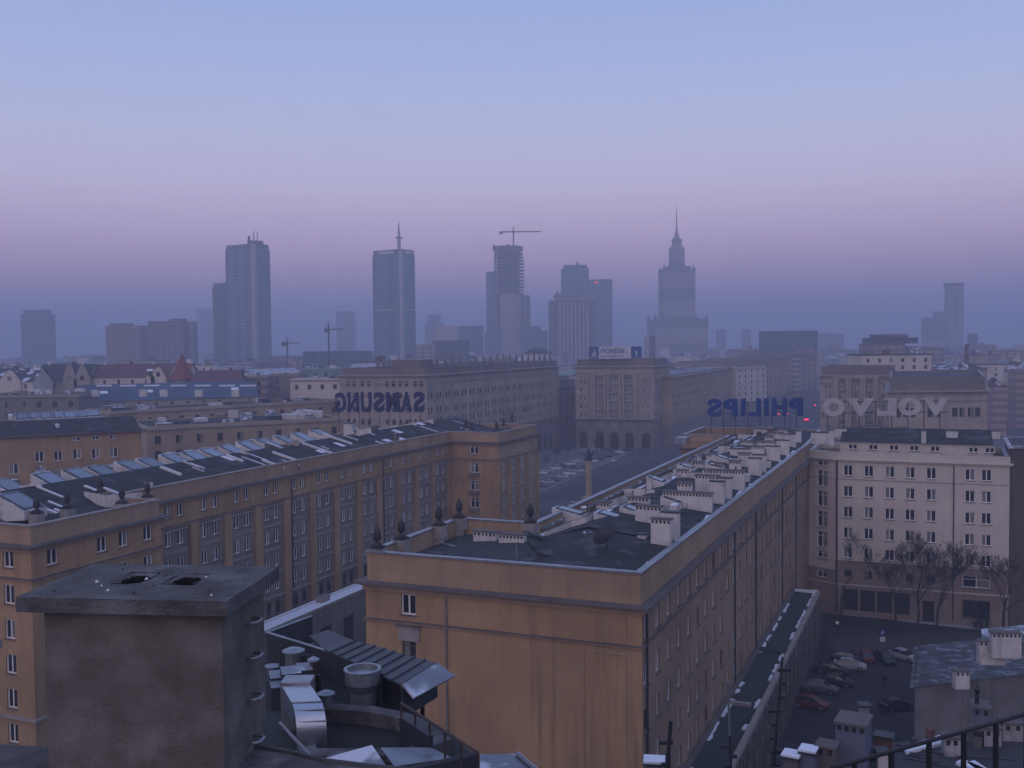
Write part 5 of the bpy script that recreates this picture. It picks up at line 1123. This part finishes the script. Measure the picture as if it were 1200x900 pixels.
# ------------------------------------------------------------------ courtyard things
p = P(1034, 772, 0); zs = Q(1034, 742, p.y).z
root = thing('parking_sign', 'blue parking sign with a white plate below it in the courtyard', 'sign', (p.x, p.y, 0))
prims('post', root, lambda mb: mb.tube([(p.x, p.y, 0), (p.x, p.y, zs+.5)], .05, 'tin', 6)); prims('panel', root, lambda mb: mb.box((p.x, p.y-.08, zs-.35), (.8, .05, .85), 0, 'blue_bright')); prims('plate', root, lambda mb: mb.box((p.x, p.y-.08, zs-1.15), (.75, .05, .65), 0, 'sign_white'))
mb = MB(); o = text_mesh('P', -.16, 0, .5, .34, 'sign_white', 0, .02, root, 'lettering'); o.location = (0, -.13, zs-.2)
p = P(981, 748, 0); zs = Q(981, 732, p.y).z
root = thing('courtyard_lamp', 'faintly glowing globe lamp near the far end of the low wing', 'lamp', (p.x, p.y, 0)); prims('pole', root, lambda mb: mb.tube([(p.x, p.y, 0), (p.x, p.y, zs)], .05, 'iron', 6)); prims('globe', root, lambda mb: mb.lathe((p.x, p.y, zs), [(.08, 0), (.26, .15), (.28, .3), (.12, .5)], 'amber_lamp', 8), )
# person in the courtyard
def person(p, rz, label):
    s = 1.0; V_ = [(0, 0, .95), (0, 0, 1.2), (0, 0, 1.45), (0, .01, 1.55), (0, .03, 1.7), (.18, 0, 1.42), (.24, -.05, 1.15), (.22, .08, .92), (-.18, 0, 1.42), (-.25, .06, 1.15), (-.23, .16, .93), (.1, 0, .9), (.11, .14, .5), (.11, .1, .06), (.11, .24, .04), (-.1, 0, .9), (-.11, -.05, .5), (-.11, -.24, .1), (-.11, -.1, .04), (0, .02, 1.78)]
    E_ = [(0, 1), (1, 2), (2, 3), (3, 4), (2, 5), (5, 6), (6, 7), (2, 8), (8, 9), (9, 10), (0, 11), (11, 12), (12, 13), (13, 14), (0, 15), (15, 16), (16, 17), (17, 18), (4, 19)]
    rd = [.17, .16, .17, .06, .1, .08, .055, .045, .08, .055, .045, .1, .07, .055, .04, .1, .07, .055, .04, .07]
    me = bpy.data.meshes.new('person'); me.from_pydata(V_, E_, []); o = bpy.data.objects.new('person', me); C.objects.link(o)
    md = o.modifiers.new('skin', 'SKIN'); sv = me.skin_vertices[0].data
    for k, r_ in enumerate(rd): sv[k].radius = (r_, r_*.8)
    sv[0].use_root = True; o.modifiers.new('s', 'SUBSURF').render_levels = 2; me.materials.append(M['cloth'])
    o.location = p; o.rotation_euler.z = rz; o['label'] = label; o['category'] = 'person'
    hd = MB(); hd.lathe((0, .03, 1.6), [(.05, -.05), (.085, .02), (.095, .09), (.08, .15), (.03, .19)], 'skin', 10); q = bpy.data.objects.new('head', hd.mesh('head', smooth=True)); C.objects.link(q); q.parent = o
person(P(1037, 805, .005), .4, 'person in dark winter clothes walking across the courtyard')
# ------------------------------------------------------------------ near concrete chimney on our own roof
zc = 41.9
ca_, cb_, cc_ = P(18, 700, zc), P(266, 705, zc), P(327, 664, zc); cd_ = ca_+(cc_-cb_)
cap = [ca_, cb_, cc_, cd_]; root = thing('roof_chimney', 'big weathered concrete chimney with two soot black flue mouths at the near left', 'chimney', (ca_.x, ca_.y, 40.35))
ux, uy = (cb_-ca_), (cd_-ca_)
def cpt(a, b, z=0.): q = ca_+ux*a+uy*b; return Vector((q.x, q.y, z))
mb = MB(); rr = random.Random(6)
def holes_slab(mb, z0, z1, holes, m, wallm):
    xs = sorted({0, 1}|{h[0] for h in holes}|{h[1] for h in holes}); ys = sorted({0, 1}|{h[2] for h in holes}|{h[3] for h in holes})
    for x0, x1 in zip(xs, xs[1:]):
        for y0, y1 in zip(ys, ys[1:]):
            if any(h[0] <= x0 and h[1] >= x1 and h[2] <= y0 and h[3] >= y1 for h in holes): continue
            n = max(1, int((x1-x0)*14)); k_ = max(1, int((y1-y0)*8))
            for i in range(n):
                for j in range(k_):
                    a0, a1 = x0+(x1-x0)*i/n, x0+(x1-x0)*(i+1)/n; b0, b1 = y0+(y1-y0)*j/k_, y0+(y1-y0)*(j+1)/k_
                    hz_ = lambda a, b: z1+.008*math.sin(a*37+b*11)+.006*math.sin(a*91-b*53) if 0 < a < 1 and 0 < b < 1 else z1
                    mb.face([cpt(a0, b0, hz_(a0, b0)), cpt(a1, b0, hz_(a1, b0)), cpt(a1, b1, hz_(a1, b1)), cpt(a0, b1, hz_(a0, b1))], m)
    for h in holes:      # ragged, worn flue mouths
        cx_, cy_, hx, hy = (h[0]+h[1])/2, (h[2]+h[3])/2, (h[1]-h[0])/2, (h[3]-h[2])/2; n = 28; o_, i_ = [], []
        for k in range(n):
            t_ = math.tau*k/n; cx2, sy2 = math.cos(t_), math.sin(t_); m_ = max(abs(cx2), abs(sy2)); rg = rr.uniform(.74, .92)*(1-.12*abs(math.sin(2*t_)))
            o_.append(cpt(cx_+hx*cx2/m_, cy_+hy*sy2/m_, z1)); i_.append(cpt(cx_+hx*cx2/m_**.5*rg, cy_+hy*sy2/m_**.5*rg, z1-.012-rr.uniform(0, .012)))
        for k in range(n):
            j = (k+1) % n; mb.face([o_[k], o_[j], i_[j], i_[k]], m)
            mb.face([i_[k], i_[j], (i_[j].x, i_[j].y, z0-.4), (i_[k].x, i_[k].y, z0-.4)], 'soot')
        mb.face([(p.x, p.y, z0-.4) for p in i_], 'soot')
holes_slab(mb, zc-.13, zc, [(.3, .45, .42, .74), (.56, .72, .42, .72)], 'concrete_cap', 'soot')
def ragged(p, q, z0, z1, m, n=18, amp=.008):
    d = (q-p); nn = Vector((d.y, -d.x, 0)).normalized(); pv_ = []
    for i in range(n+1):
        o = rr.uniform(-amp, amp) if 0 < i < n else 0; pv_.append((p+d*i/n+nn*o, p+d*i/n+nn*(o+rr.uniform(-amp, amp) if 0 < i < n else 0)))
    for a, b in zip(pv_, pv_[1:]): mb.face([(a[0].x, a[0].y, z0+rr.uniform(-.0, .0)), (b[0].x, b[0].y, z0), (b[1].x, b[1].y, z1), (a[1].x, a[1].y, z1)], m)
for i in range(4): ragged(cap[i], cap[(i+1) % 4], zc-.125, zc, 'concrete_cap')
mb.face([(p.x, p.y, zc-.125) for p in reversed(cap)], 'concrete_cap')
mb.build('cap', root)
for k in range(26):
    q = cpt(rr.uniform(.05, .95), rr.uniform(.08, .9), zc+.004); s_ = rr.uniform(.006, .02); c_b = MB(); c_b.hull([q+Vector((math.cos(t)*s_*rr.uniform(.6, 1.4), math.sin(t)*s_, -.01)) for t in (0, 1.3, 2.5, 3.8, 5)], [q+Vector((math.cos(t)*s_*.6, math.sin(t)*s_*.6, s_*.6)) for t in (0, 1.3, 2.5, 3.8, 5)], 'concrete_cap' if k % 4 else 'snow'); c_b.build('rubble', root)  # pale chips in the snow colour stand for chips catching light
mb = MB(); body = [cpt(.085, .12), cpt(.94, .12), cpt(.94, .9), cpt(.085, .9)]
ragb = MB(); _mb = mb
for i in range(4):
    a, b = body[i], body[(i+1) % 4]
    if i == 1: a = a
    n, m_ = 16, 14; d = b-a; nn = Vector((d.y, -d.x, 0)).normalized()
    off = [[(.007*math.sin(ii*1.9+jj*1.3+i)+.005*math.sin(ii*.7-jj*2.1)) if 0 < ii < n else 0 for jj in range(m_+1)] for ii in range(n+1)]
    for ii in range(n):
        for jj in range(m_):
            f_ = lambda I, J: (a+d*I/n+nn*off[I][J]).to_2d().to_tuple()+(40.3+(zc-.125-40.3)*J/m_,)
            _mb.face([f_(ii, jj), f_(ii+1, jj), f_(ii+1, jj+1), f_(ii, jj+1)], 'concrete')
_mb.build('stack', root, smooth=True)
for k, (px, py) in enumerate([(298, 727), (298, 768), (298, 816), (300, 866)]):
    s_ = .62; base = cpt(.94, .12+(.78)*s_, 0); dirx = Vector((body[2]-body[1])).normalized(); out = Vector((dirx.y, -dirx.x, 0)); zz = Q(px, py, base.y).z
    mb = MB(); a = Vector((base.x, base.y, zz)); w2 = dirx*.085
    mb.tube([a-w2-out*.03, a-w2+out*.07, a-w2*.6+out*.1, a+w2*.6+out*.1, a+w2+out*.07, a+w2-out*.03], .014, 'tin', 7); mb.build('rung', root, smooth=True)
# our own roof edge
OR = thing('near_roof', 'grey concrete roof edge in front of the big chimney at the bottom left', 'roof', (P(150, 900, 40.35).x, P(150, 900, 40.35).y, 39.6))
edge_px = [(-120, 868), (0, 872), (30, 874), (280, 874), (310, 878), (345, 884), (380, 893), (430, 899), (500, 906), (620, 925)]
mb = MB(); pts = [P(x, y, 40.33) for x, y in edge_px]; back = [Vector((6, 2, 40.33)), Vector((-8, 2, 40.33))]
loop_ = [(p.x, p.y) for p in reversed(pts)]+[(back[1].x, back[1].y), (back[0].x, back[0].y)]
mb.prism(loop_, 39.9, 40.33, 'concrete_cap'); mb.build('slab', OR)
mb = MB(); mb.prism([(x*.985, y*.985-.15) for x, y in loop_], 20, 39.9, 'concrete'); mb.build('wall', OR)
mb = MB()
for a, b in zip(pts[3:], pts[4:]): mb.tube([a+Vector((0, .01, .0)), b+Vector((0, .01, .0))], .03, 'tin_dark', 6)
mb.build('edge_trim', OR)
p_, q_ = P(328, 847, 38.9), P(369, 892, 40.2)
mb = MB(); mb.tube([p_, q_], .02, 'tin', 6); mb.tube([q_-Vector((.05, 0, .1)), q_+Vector((.05, 0, -.1))], .03, 'iron', 6); mb.build('stay_bar', OR)
# ------------------------------------------------------------------ lower plant deck with ducts and vents
ZD = 36.
dk = [P(250, 905, ZD), P(562, 905, ZD), P(560, 886, ZD), P(478, 828, ZD), P(470, 818, ZD), P(420, 797, ZD), P(376, 782, ZD), P(300, 762, ZD), P(250, 770, ZD)]
DK = Bld('plant_building', 'lower roof deck crowded with metal ducts and round vents beside the big chimney', 'building', [Vector((p.x, p.y, 0)) for p in dk])
for i in range(len(dk)): DK.edge(i, 0, ZD, [], 'tin_dark')
DK.finish(); d_roof = DK.cap(ZD, 'roof_felt', 0, 'deck'); R_ = DK.root
def panel(name, pts3, m, th=.05, root=R_):
    """thin solid sheet: pts3 is a planar loop"""
    pts3 = [Vector(p) for p in pts3]; n = (pts3[1]-pts3[0]).cross(pts3[2]-pts3[1]).normalized()*th; mb = MB()
    mb.hull([p-n for p in pts3], pts3, m); return mb.build(name, root)
def up_(p, h): return Vector((p.x, p.y, p.z+h))
def screen(name, a, b, h, m='tin_dark', cap_='tin', th=.06):
    d = (b-a).normalized(); n = Vector((-d.y, d.x, 0))*th/2; mb = MB()
    mb.hull([a-n, b-n, b+n, a+n], [up_(a, h)-n, up_(b, h)-n, up_(b, h)+n, up_(a, h)+n], m)
    mb.tube([up_(a, h), up_(b, h)], .035, cap_, 5); return mb.build(name, R_)
def base_under(px, py_top, h): # foot point on the deck of something whose top (height h) shows at the pixel
    q = P(px, py_top, ZD+h); return Vector((q.x, q.y, ZD))
a1, a2, a3 = base_under(313, 741, .7), base_under(378, 761, .7), base_under(470, 793, .7)
screen('screen_wall', a1, a2, .7); screen('screen_wall', a2, a3, .7)
a0 = base_under(365, 722, .7); screen('screen_wall', a1, a0, .7)
c_ = [P(379, 760, ZD+.74), P(471, 802, ZD+.74), P(511, 777, ZD+.74), P(407, 748, ZD+.74)]
cn = MB(); n_ = 9; A_, B_, C_, D_ = c_
for k in range(n_):      # ribbed metal canopy, ribs across
    s0, s1 = k/n_, (k+1)/n_; p0, p1, q0, q1 = A_.lerp(B_, s0), A_.lerp(B_, s1), D_.lerp(C_, s0), D_.lerp(C_, s1)
    cn.hull([p0-Vector((0, 0, .05)), p1-Vector((0, 0, .05)), q1-Vector((0, 0, .05)), q0-Vector((0, 0, .05))], [p0, p1, q1, q0], 'tin_rib')
    cn.tube([p1+Vector((0, 0, .02)), q1+Vector((0, 0, .02))], .025, 'tin_rib', 5)
cn.build('canopy', R_)
g0, g1 = B_, C_; gd = Vector((.28, -.18, -.22)); panel('gutter_board', [g0+Vector((0, 0, .03)), g0+gd, g1+gd*1.15+Vector((.12, .08, 0)), g1+Vector((0, 0, .03))], 'snowy_tin', .05)
for s_ in (.15, .85): q = D_.lerp(C_, s_); mb = MB(); mb.tube([(q.x, q.y, ZD-3), (q.x, q.y, ZD+.7)], .05, 'iron', 6); mb.build('canopy_post', R_)
screen('screen_wall', base_under(471, 803, .72), base_under(511, 780, .72), .68, 'tin_dark')
# dark box volume behind the canopy, towards the street
x_ = [P(363, 722, ZD+1.3), P(407, 748, ZD+1.3)]
panel('side_roof', [P(362, 745, ZD+.5), P(379, 760, ZD+.7), P(407, 748, ZD+.7), P(385, 738, ZD+.5)], 'tin_dark')
def vent(name, px, ptop, pbot, wpx, m='tin', capm=None, flare=1., openm='tin_dark', conic=0.):
    b = P(px, pbot, ZD); sc_ = b.y/F; r = wpx*sc_/2; h = (pbot-ptop)*sc_*1.03; c = (b.x, b.y+r, ZD)
    mb = MB()
    if conic: prof = [(r*.72, 0), (r*.74, h*.45), (r*.78, h*.47), (r*.95, h*.62), (r, h*.66), (r, h-.03), (r*1.06, h-.03), (r*1.06, h), (r*.86, h), (r*.84, h-.1), (r*.5, h-.09), (.02, h-.06)]
    else: prof = [(r*.8, 0), (r*.8, h*.86), (r*1.12, h*.86), (r*1.12, h*.9), (r*.5, h*.98), (.02, h)]
    mb.lathe(c, prof, m, 20); o = mb.build(name, R_, smooth=False)
    return o
vent('round_fan', 422.5, 790, 838, 43, 'tin', conic=1.); vent('mushroom_vent', 342, 762, 800, 24, 'tin'); vent('mushroom_vent', 381, 812, 846, 19, 'tin'); vent('mushroom_vent', 318, 781, 800, 18, 'tin')
# curved sheet metal duct
def duct(path, wd, th, m, name):
    mb = MB(); side = Vector((wd/2, wd*.12, 0)); pr = [Vector(p) for p in path]; n = len(pr)
    for i in range(n-1):
        t0 = (pr[min(i+1, n-1)]-pr[max(i-1, 0)]).normalized(); t1 = (pr[min(i+2, n-1)]-pr[i]).normalized()
        n0 = side.normalized().cross(t0)*th; n1 = side.normalized().cross(t1)*th
        A0 = [pr[i]-side, pr[i]+side, pr[i]+side+n0, pr[i]-side+n0]; A1 = [pr[i+1]-side, pr[i+1]+side, pr[i+1]+side+n1, pr[i+1]-side+n1]
        for k in range(4): mb.face([A0[k], A0[(k+1) % 4], A1[(k+1) % 4], A1[k]], m)
    return mb.build(name, R_)
y0 = P(347, 803, ZD+.95); y1 = P(359, 822, ZD+.95); path = [y0, y0.lerp(y1, .5), y1]
dv = (y1-y0); dv.z = 0; dv.normalize()
for k in range(1, 17): a = k/16*R(88); path.append(y1+dv*math.sin(a)*.5+Vector((0, 0, -(1-math.cos(a))*.5)))
path.append(path[-1]-Vector((0, 0, .4)))
duct(path, .55, .4, 'tin_bright', 'air_duct')
mb = MB(); q = P(346, 800, ZD+1.); mb.box((q.x, q.y+.25, ZD), (.62, .5, 1.), .0, 'tin'); mb.build('duct_box', R_)
for px0, px1, py, h in [(312, 330, 795, .55), (326, 348, 790, .75), (345, 362, 786, .7), (313, 332, 806, .5)]:
    a, b = P(px0, py, ZD+h), P(px1, py, ZD+h); mb = MB(); mb.box(((a.x+b.x)/2, a.y+.3, ZD), (b.x-a.x, .6, h), .3, 'tin_dark', 'snowy_tin'); mb.build('plant_box', R_)
for px, pt, pb, r in [(368, 776, 815, .075), (329, 756, 800, .035), (447, 788, 830, .035), (374, 790, 812, .05)]:
    q = P(px, pb, ZD); h = (pb-pt)*q.y/F; mb = MB(); mb.tube([(q.x, q.y, ZD), (q.x, q.y, ZD+h)], r, 'tin_dark' if r < .06 else 'rust', 8)
    if r > .07: mb.lathe((q.x, q.y, ZD+h), [(r, 0), (r*1.9, .05), (r*1.9, .09), (.01, .16)], 'tin', 8)
    mb.build('flue_pipe', R_)
mb = MB(); q = P(360, 790, ZD); mb.box((q.x+.3, q.y+.2, ZD), (1.3, .9, .55), .2, 'tin_dark'); mb.build('plant_box', R_)
mb = MB(); q = P(435, 803, ZD); mb.box((q.x, q.y+.25, ZD), (2.4, .12, .5), -.5, 'ledge_dark'); mb.build('kerb_wall', R_)
# well with pale kerb
wk = [(352, 846), (385, 841), (440, 845), (475, 852), (515, 868), (532, 884), (480, 905), (350, 905)]; ring = [P(x, y, ZD) for x, y in wk]
inn = [(372, 850), (430, 851), (470, 860), (506, 872), (478, 886), (400, 889), (365, 889)]
mb = MB(); cxy = sum((p for p in ring), Vector())/len(ring)
poly2 = [(p.x, p.y) for p in reversed(ring)]
if sum(poly2[i-1][0]*poly2[i][1]-poly2[i][0]*poly2[i-1][1] for i in range(len(poly2))) < 0: poly2.reverse()
band(mb, poly2, -.34, 0, ZD-.02, ZD+.32, 'concrete_cap'); mb.build('kerb_ring', R_)
mb = MB(); mb.face([(*p, ZD+.03) for p in ring_offset(poly2, -.34)], 'hole'); mb.build('well_floor', R_)
panel('glass_hatch', [P(378, 889, ZD+.5), P(452, 897, ZD+.5), P(436, 873, ZD+.7)], 'snowy_tin', .04)
panel('hatch_cover', [P(446, 876, ZD+.5), P(462, 898, ZD+.4), P(530, 888, ZD+.4), P(505, 876, ZD+.5)], 'tin', .04)
for k in (3, 8, 13):
    a = path[k]; t0 = (path[k+1]-path[k-1]).normalized(); sd_ = Vector((.29, .035, 0)); nn_ = sd_.normalized().cross(t0)*.012; mb = MB(); mb.tube([a-sd_-nn_, a+sd_-nn_], .016, 'tin', 5); mb.build('duct_seam', R_)
# railing and dark parapet on the right of the deck
ra, rb_ = base_under(470, 824, .95), base_under(560, 882, .95)
mb = MB(); mb.tube([up_(ra, .95), up_(rb_, .95)], .028, 'rust', 6); mb.build('handrail', R_)
for k in range(6):
    q = ra.lerp(rb_, k/5); mb = MB(); mb.tube([q, up_(q, .95)], .022, 'rust', 5); mb.build('railing_post', R_)
d_ = ra.lerp(rb_, .42); mb = MB(); n = Vector((.03, .05, 0)); mb.hull([ra-n, d_-n, d_+n, ra+n], [up_(ra, .7)-n, up_(d_, .7)-n, up_(d_, .7)+n, up_(ra, .7)+n], 'tin_dark'); mb.build('railing_panel', R_)
pa_, pb__ = base_under(470, 903, .5), base_under(560, 882, .5); screen('parapet', pa_, pb__, .5, 'tin_dark', 'tin_dark', .14)
SR = P(562, 884, 34.5); srp = [P(562, 884, 34.4), P(556, 912, 34.4), P(640, 912, 34.4), P(606, 883, 34.4)]
o = panel('snowy_roof', srp, 'snowy_tin', .3, None); tag(o, 'small pale snow dusted metal roof at the bottom beside the deck railing', 'roof')
mb = MB()
for a, b in zip(srp, srp[1:]+srp[:1]):
    mb.face([(a.x, a.y, 20), (b.x, b.y, 20), (b.x, b.y, 34.1), (a.x, a.y, 34.1)], 'dirt_wall')
q = mb.build('wall'); q.parent = o; q.location = -o.location
mb = MB(); mb.tube([P(606, 883, 34.45), P(640, 912, 34.45)], .06, 'tin', 5); q = mb.build('ridge_trim'); q.parent = o; q.location = -o.location
mb = MB(); q = P(2, 905, 38); mb.box((q.x-.4, q.y, 34), (.5, .5, 5.7), 0, 'cream_low'); mb.box((q.x-.4, q.y, 39.7), (.62, .62, .12), 0, 'ledge'); tag(mb.build('render_pier'), 'thin pale rendered pier at the left edge behind the big chimney', 'pier')
# ------------------------------------------------------------------ grey gabled house and roofs at the lower right
KH = gable('gabled_house', 'grey gabled house with a snow streaked roof at the lower right of the courtyard', 1072, 1262, 780, 803, 95, 13, 'worn_wall', 'roof_worn', skew=5, nd=U.copy(), rows=0, chim=0, seed=12)
for x0, x1, yt, yb, z in [(1145, 1178, 751, 768, 14.6), (1116, 1136, 786, 796, 12.9)]:
    pix_chimney(KH.roof, x0, x1, yt, yb, z, az=.0 if x0 < 1140 else -.12, dp=.8)
KH2 = gable('gabled_house', 'farther snowy roof with a long white chimney at the right edge', 1158, 1290, 755, 766, 112, 10, 'worn_wall', 'snowy_tin', skew=4, nd=U.copy(), rows=0, chim=0, seed=13)
pix_chimney(KH2.roof, 1160, 1196, 741, 760, 15.5, az=-.1, dp=.8)
# near roof strip at the bottom right
ZR = 23.
kp = [P(735, 915, ZR), P(905, 903, ZR), P(985, 893, ZR), P(1050, 873, ZR), P(1130, 862, ZR), P(1290, 842, ZR), P(1290, 1150, ZR), P(735, 1150, ZR)]
KR = Bld('tenement', 'near tenement with a slate roof and jumbled white and grey chimneys at the bottom right', 'building', [Vector((p.x, p.y, 0)) for p in reversed(kp)])
for i in range(len(kp)): KR.edge(i, 0, ZR-.1, [], 'dirt_wall')
KR.finish(); KRr = KR.cap(ZR, 'roof_slate', .3)
def kc(px0, px1, yt, yb, z=ZR, m='worn_plaster', holes=True, az=-.15, dp=.7, topm=None, slope=.5):
    b = P((px0+px1)/2, yb, z); wd = (px1-px0)*b.y/F-dp*.15; mb = MB(); chimney(mb, b, wd, dp, (yb-yt)*b.y/F, az, holes, m, slope=slope)
    if topm: mb.box((b.x, b.y, b.z+(yb-yt)*b.y/F+.12), (wd+.16, dp+.16, .1), az, topm)
    return mb.build('chimney', KRr)
kc(1104, 1131, 863, 884, holes=True); kc(1150, 1172, 852, 872, holes=True); kc(1172, 1197, 846, 866, holes=True); kc(1137, 1149, 853, 874, m='dirt_wall', holes=True)
kc(1138, 1160, 826, 866, m='blue_grey_wall', az=-.35, holes=True, dp=1.1); kc(980, 1020, 842, 905, m='blue_grey_wall', az=-.5, holes=True, dp=1.6); kc(1006, 1019, 826, 870, m='snowy_tin', holes=False, dp=.5)
kc(957, 982, 872, 915, m='dirt_wall', az=-.5, holes=True, dp=.9); kc(938, 957, 880, 920, m='blue_grey_wall', holes=False, topm='snow', az=-.5); kc(918, 938, 886, 920, m='dirt_wall', holes=False, topm='snow', az=-.5)
kc(755, 779, 893, 930, m='ledge_dark', holes=False, topm='snow'); kc(1025, 1047, 862, 890, m='brick_red', holes=False, az=-.5); kc(1026, 1040, 880, 905, m='white_plaster', holes=False)
q = P(1137, 824, 25); mb = MB(); q0 = P(1149, 866, ZR); ztop = ZR+(866-826)*q0.y/F+.12; mb.lathe((q0.x-.2, q0.y, ztop), [(.12, 0), (.1, .35), (.2, .4), (.1, .5), (.16, .75), (.03, .95)], 'iron', 8); mb.build('cowl', KRr)
for pts_ in [[(1057, 875), (1062, 881), (1106, 870), (1102, 861)], [(1120, 893), (1150, 905), (1165, 905), (1128, 889)], [(1133, 893), (1152, 908), (1165, 906), (1142, 891)]]:
    q = [P(x, y, ZR+.15) for x, y in pts_]; mb = MB(); l2 = [(p.x, p.y) for p in q]
    if sum(l2[i-1][0]*l2[i][1]-l2[i][0]*l2[i-1][1] for i in range(4)) < 0: l2.reverse()
    mb.prism(l2, ZR, ZR+.16, 'snow'); mb.build('snow_patch', KRr, kind='stuff')
mb = MB(); q = P(1090, 870, ZR); mb.box((q.x, q.y, ZR), (.35, .35, .75), 0, 'brick_red'); mb.build('flue_pot', KRr); mb = MB(); q = P(1071, 876, ZR); mb.box((q.x, q.y, ZR), (.25, .25, .5), 0, 'tin_dark'); mb.build('flue_pot', KRr)
mb = MB(); q = P(1016, 886, ZR+.6); mb.lathe((q.x, q.y, ZR), [(.1, 0), (.1, .4), (.5, .5), (.62, .8), (.5, 1.05), (.1, 1.15)], 'iron', 12); mb.build('round_cowl', KRr)
rr = random.Random(31)
for k in range(9):
    t0 = rr.random(); q = P(rr.uniform(1060, 1195), rr.uniform(876, 898), ZR); mb = MB(); mb.box((q.x, q.y, ZR-.02), (rr.uniform(.6, 2.), .1, .09), rr.uniform(-.6, -.2), 'tin_dark'); mb.build('roof_seam', KRr)
# masts standing on the tenement
for (pt, Yt, pb, Yb, rad, lab, nb) in [((917, 770), 51, (905, 915), 50.5, .085, 'tall leaning black mast with small knobs before the end of the low wing', 9), ((786, 845), 46, (781, 915), 46, .12, 'short thick black mast in front of the brown facade', 2), ((853, 798), 47, (857, 915), 47, .06, 'thin mast grey above and black below in front of the terrace roof', 4)]:
    a, b = Q(*pt, Yt), Q(*pb, Yb); b = b+(b-a)*.1; root = thing('aerial_mast', lab, 'mast', (b.x, b.y, b.z))
    mb = MB(); mid = a.lerp(b, .5)
    if nb == 4: mb.tube([a, mid], rad, 'tin', 6)
    else: mb.tube([a, mid], rad*.8, 'iron', 6)
    mb.tube([mid, b], [rad, rad*1.3], 'iron', 6); mb.build('pole', root)
    r_ = random.Random(nb)
    for k in range(nb):
        s = (k+1)/(nb+1) if nb != 4 else .6+.09*k; q = a.lerp(b, s); sgn = r_.choice([-1, 1]); mb = MB(); mb.box((q.x+sgn*.14, q.y, q.z-.06), (.3 if k % 3 else .62, .12, .16), 0, 'iron'); mb.build('bracket', root)
# railing of our own roof, bottom right
root = thing('roof_railing', 'thin dark railing crossing the bottom right corner close to the camera', 'railing', (P(1133, 905, 40.3).x, P(1133, 905, 40.3).y, 40.3))
e0, e1 = P(975, 900, 41.3), P(1230, 829, 41.3)
mb = MB(); mb.tube([e0, e1], .015, 'iron', 8); mb.build('handrail', root)
for s in (-.05, .16, .38, .6, .83):
    px = 975+255*s
for px in (1003, 1047, 1091, 1133, 1171, 1207):
    tt = min(range(201), key=lambda k: abs((lambda q: 600+F*q.x/q.y)(e0.lerp(e1, k/200))-px)); q = e0.lerp(e1, tt/200); mb = MB(); mb.box((q.x, q.y, 40.2), (.026, .026, 1.1), .3, 'iron'); mb.build('post', root)
mb = MB(); d = (e1-e0).normalized(); n = Vector((-d.y, d.x, 0)); lo = [e0-d*1.5+n*.12, e1+d*2+n*.12, e1+d*2-n*4, e0-d*1.5-n*4]
l2 = [(p.x, p.y) for p in lo]
if sum(l2[i-1][0]*l2[i][1]-l2[i][0]*l2[i-1][1] for i in range(4)) < 0: l2.reverse()
mb.prism(l2, 39.8, 40.2, 'concrete_cap'); mb.build('roof_slab', root)
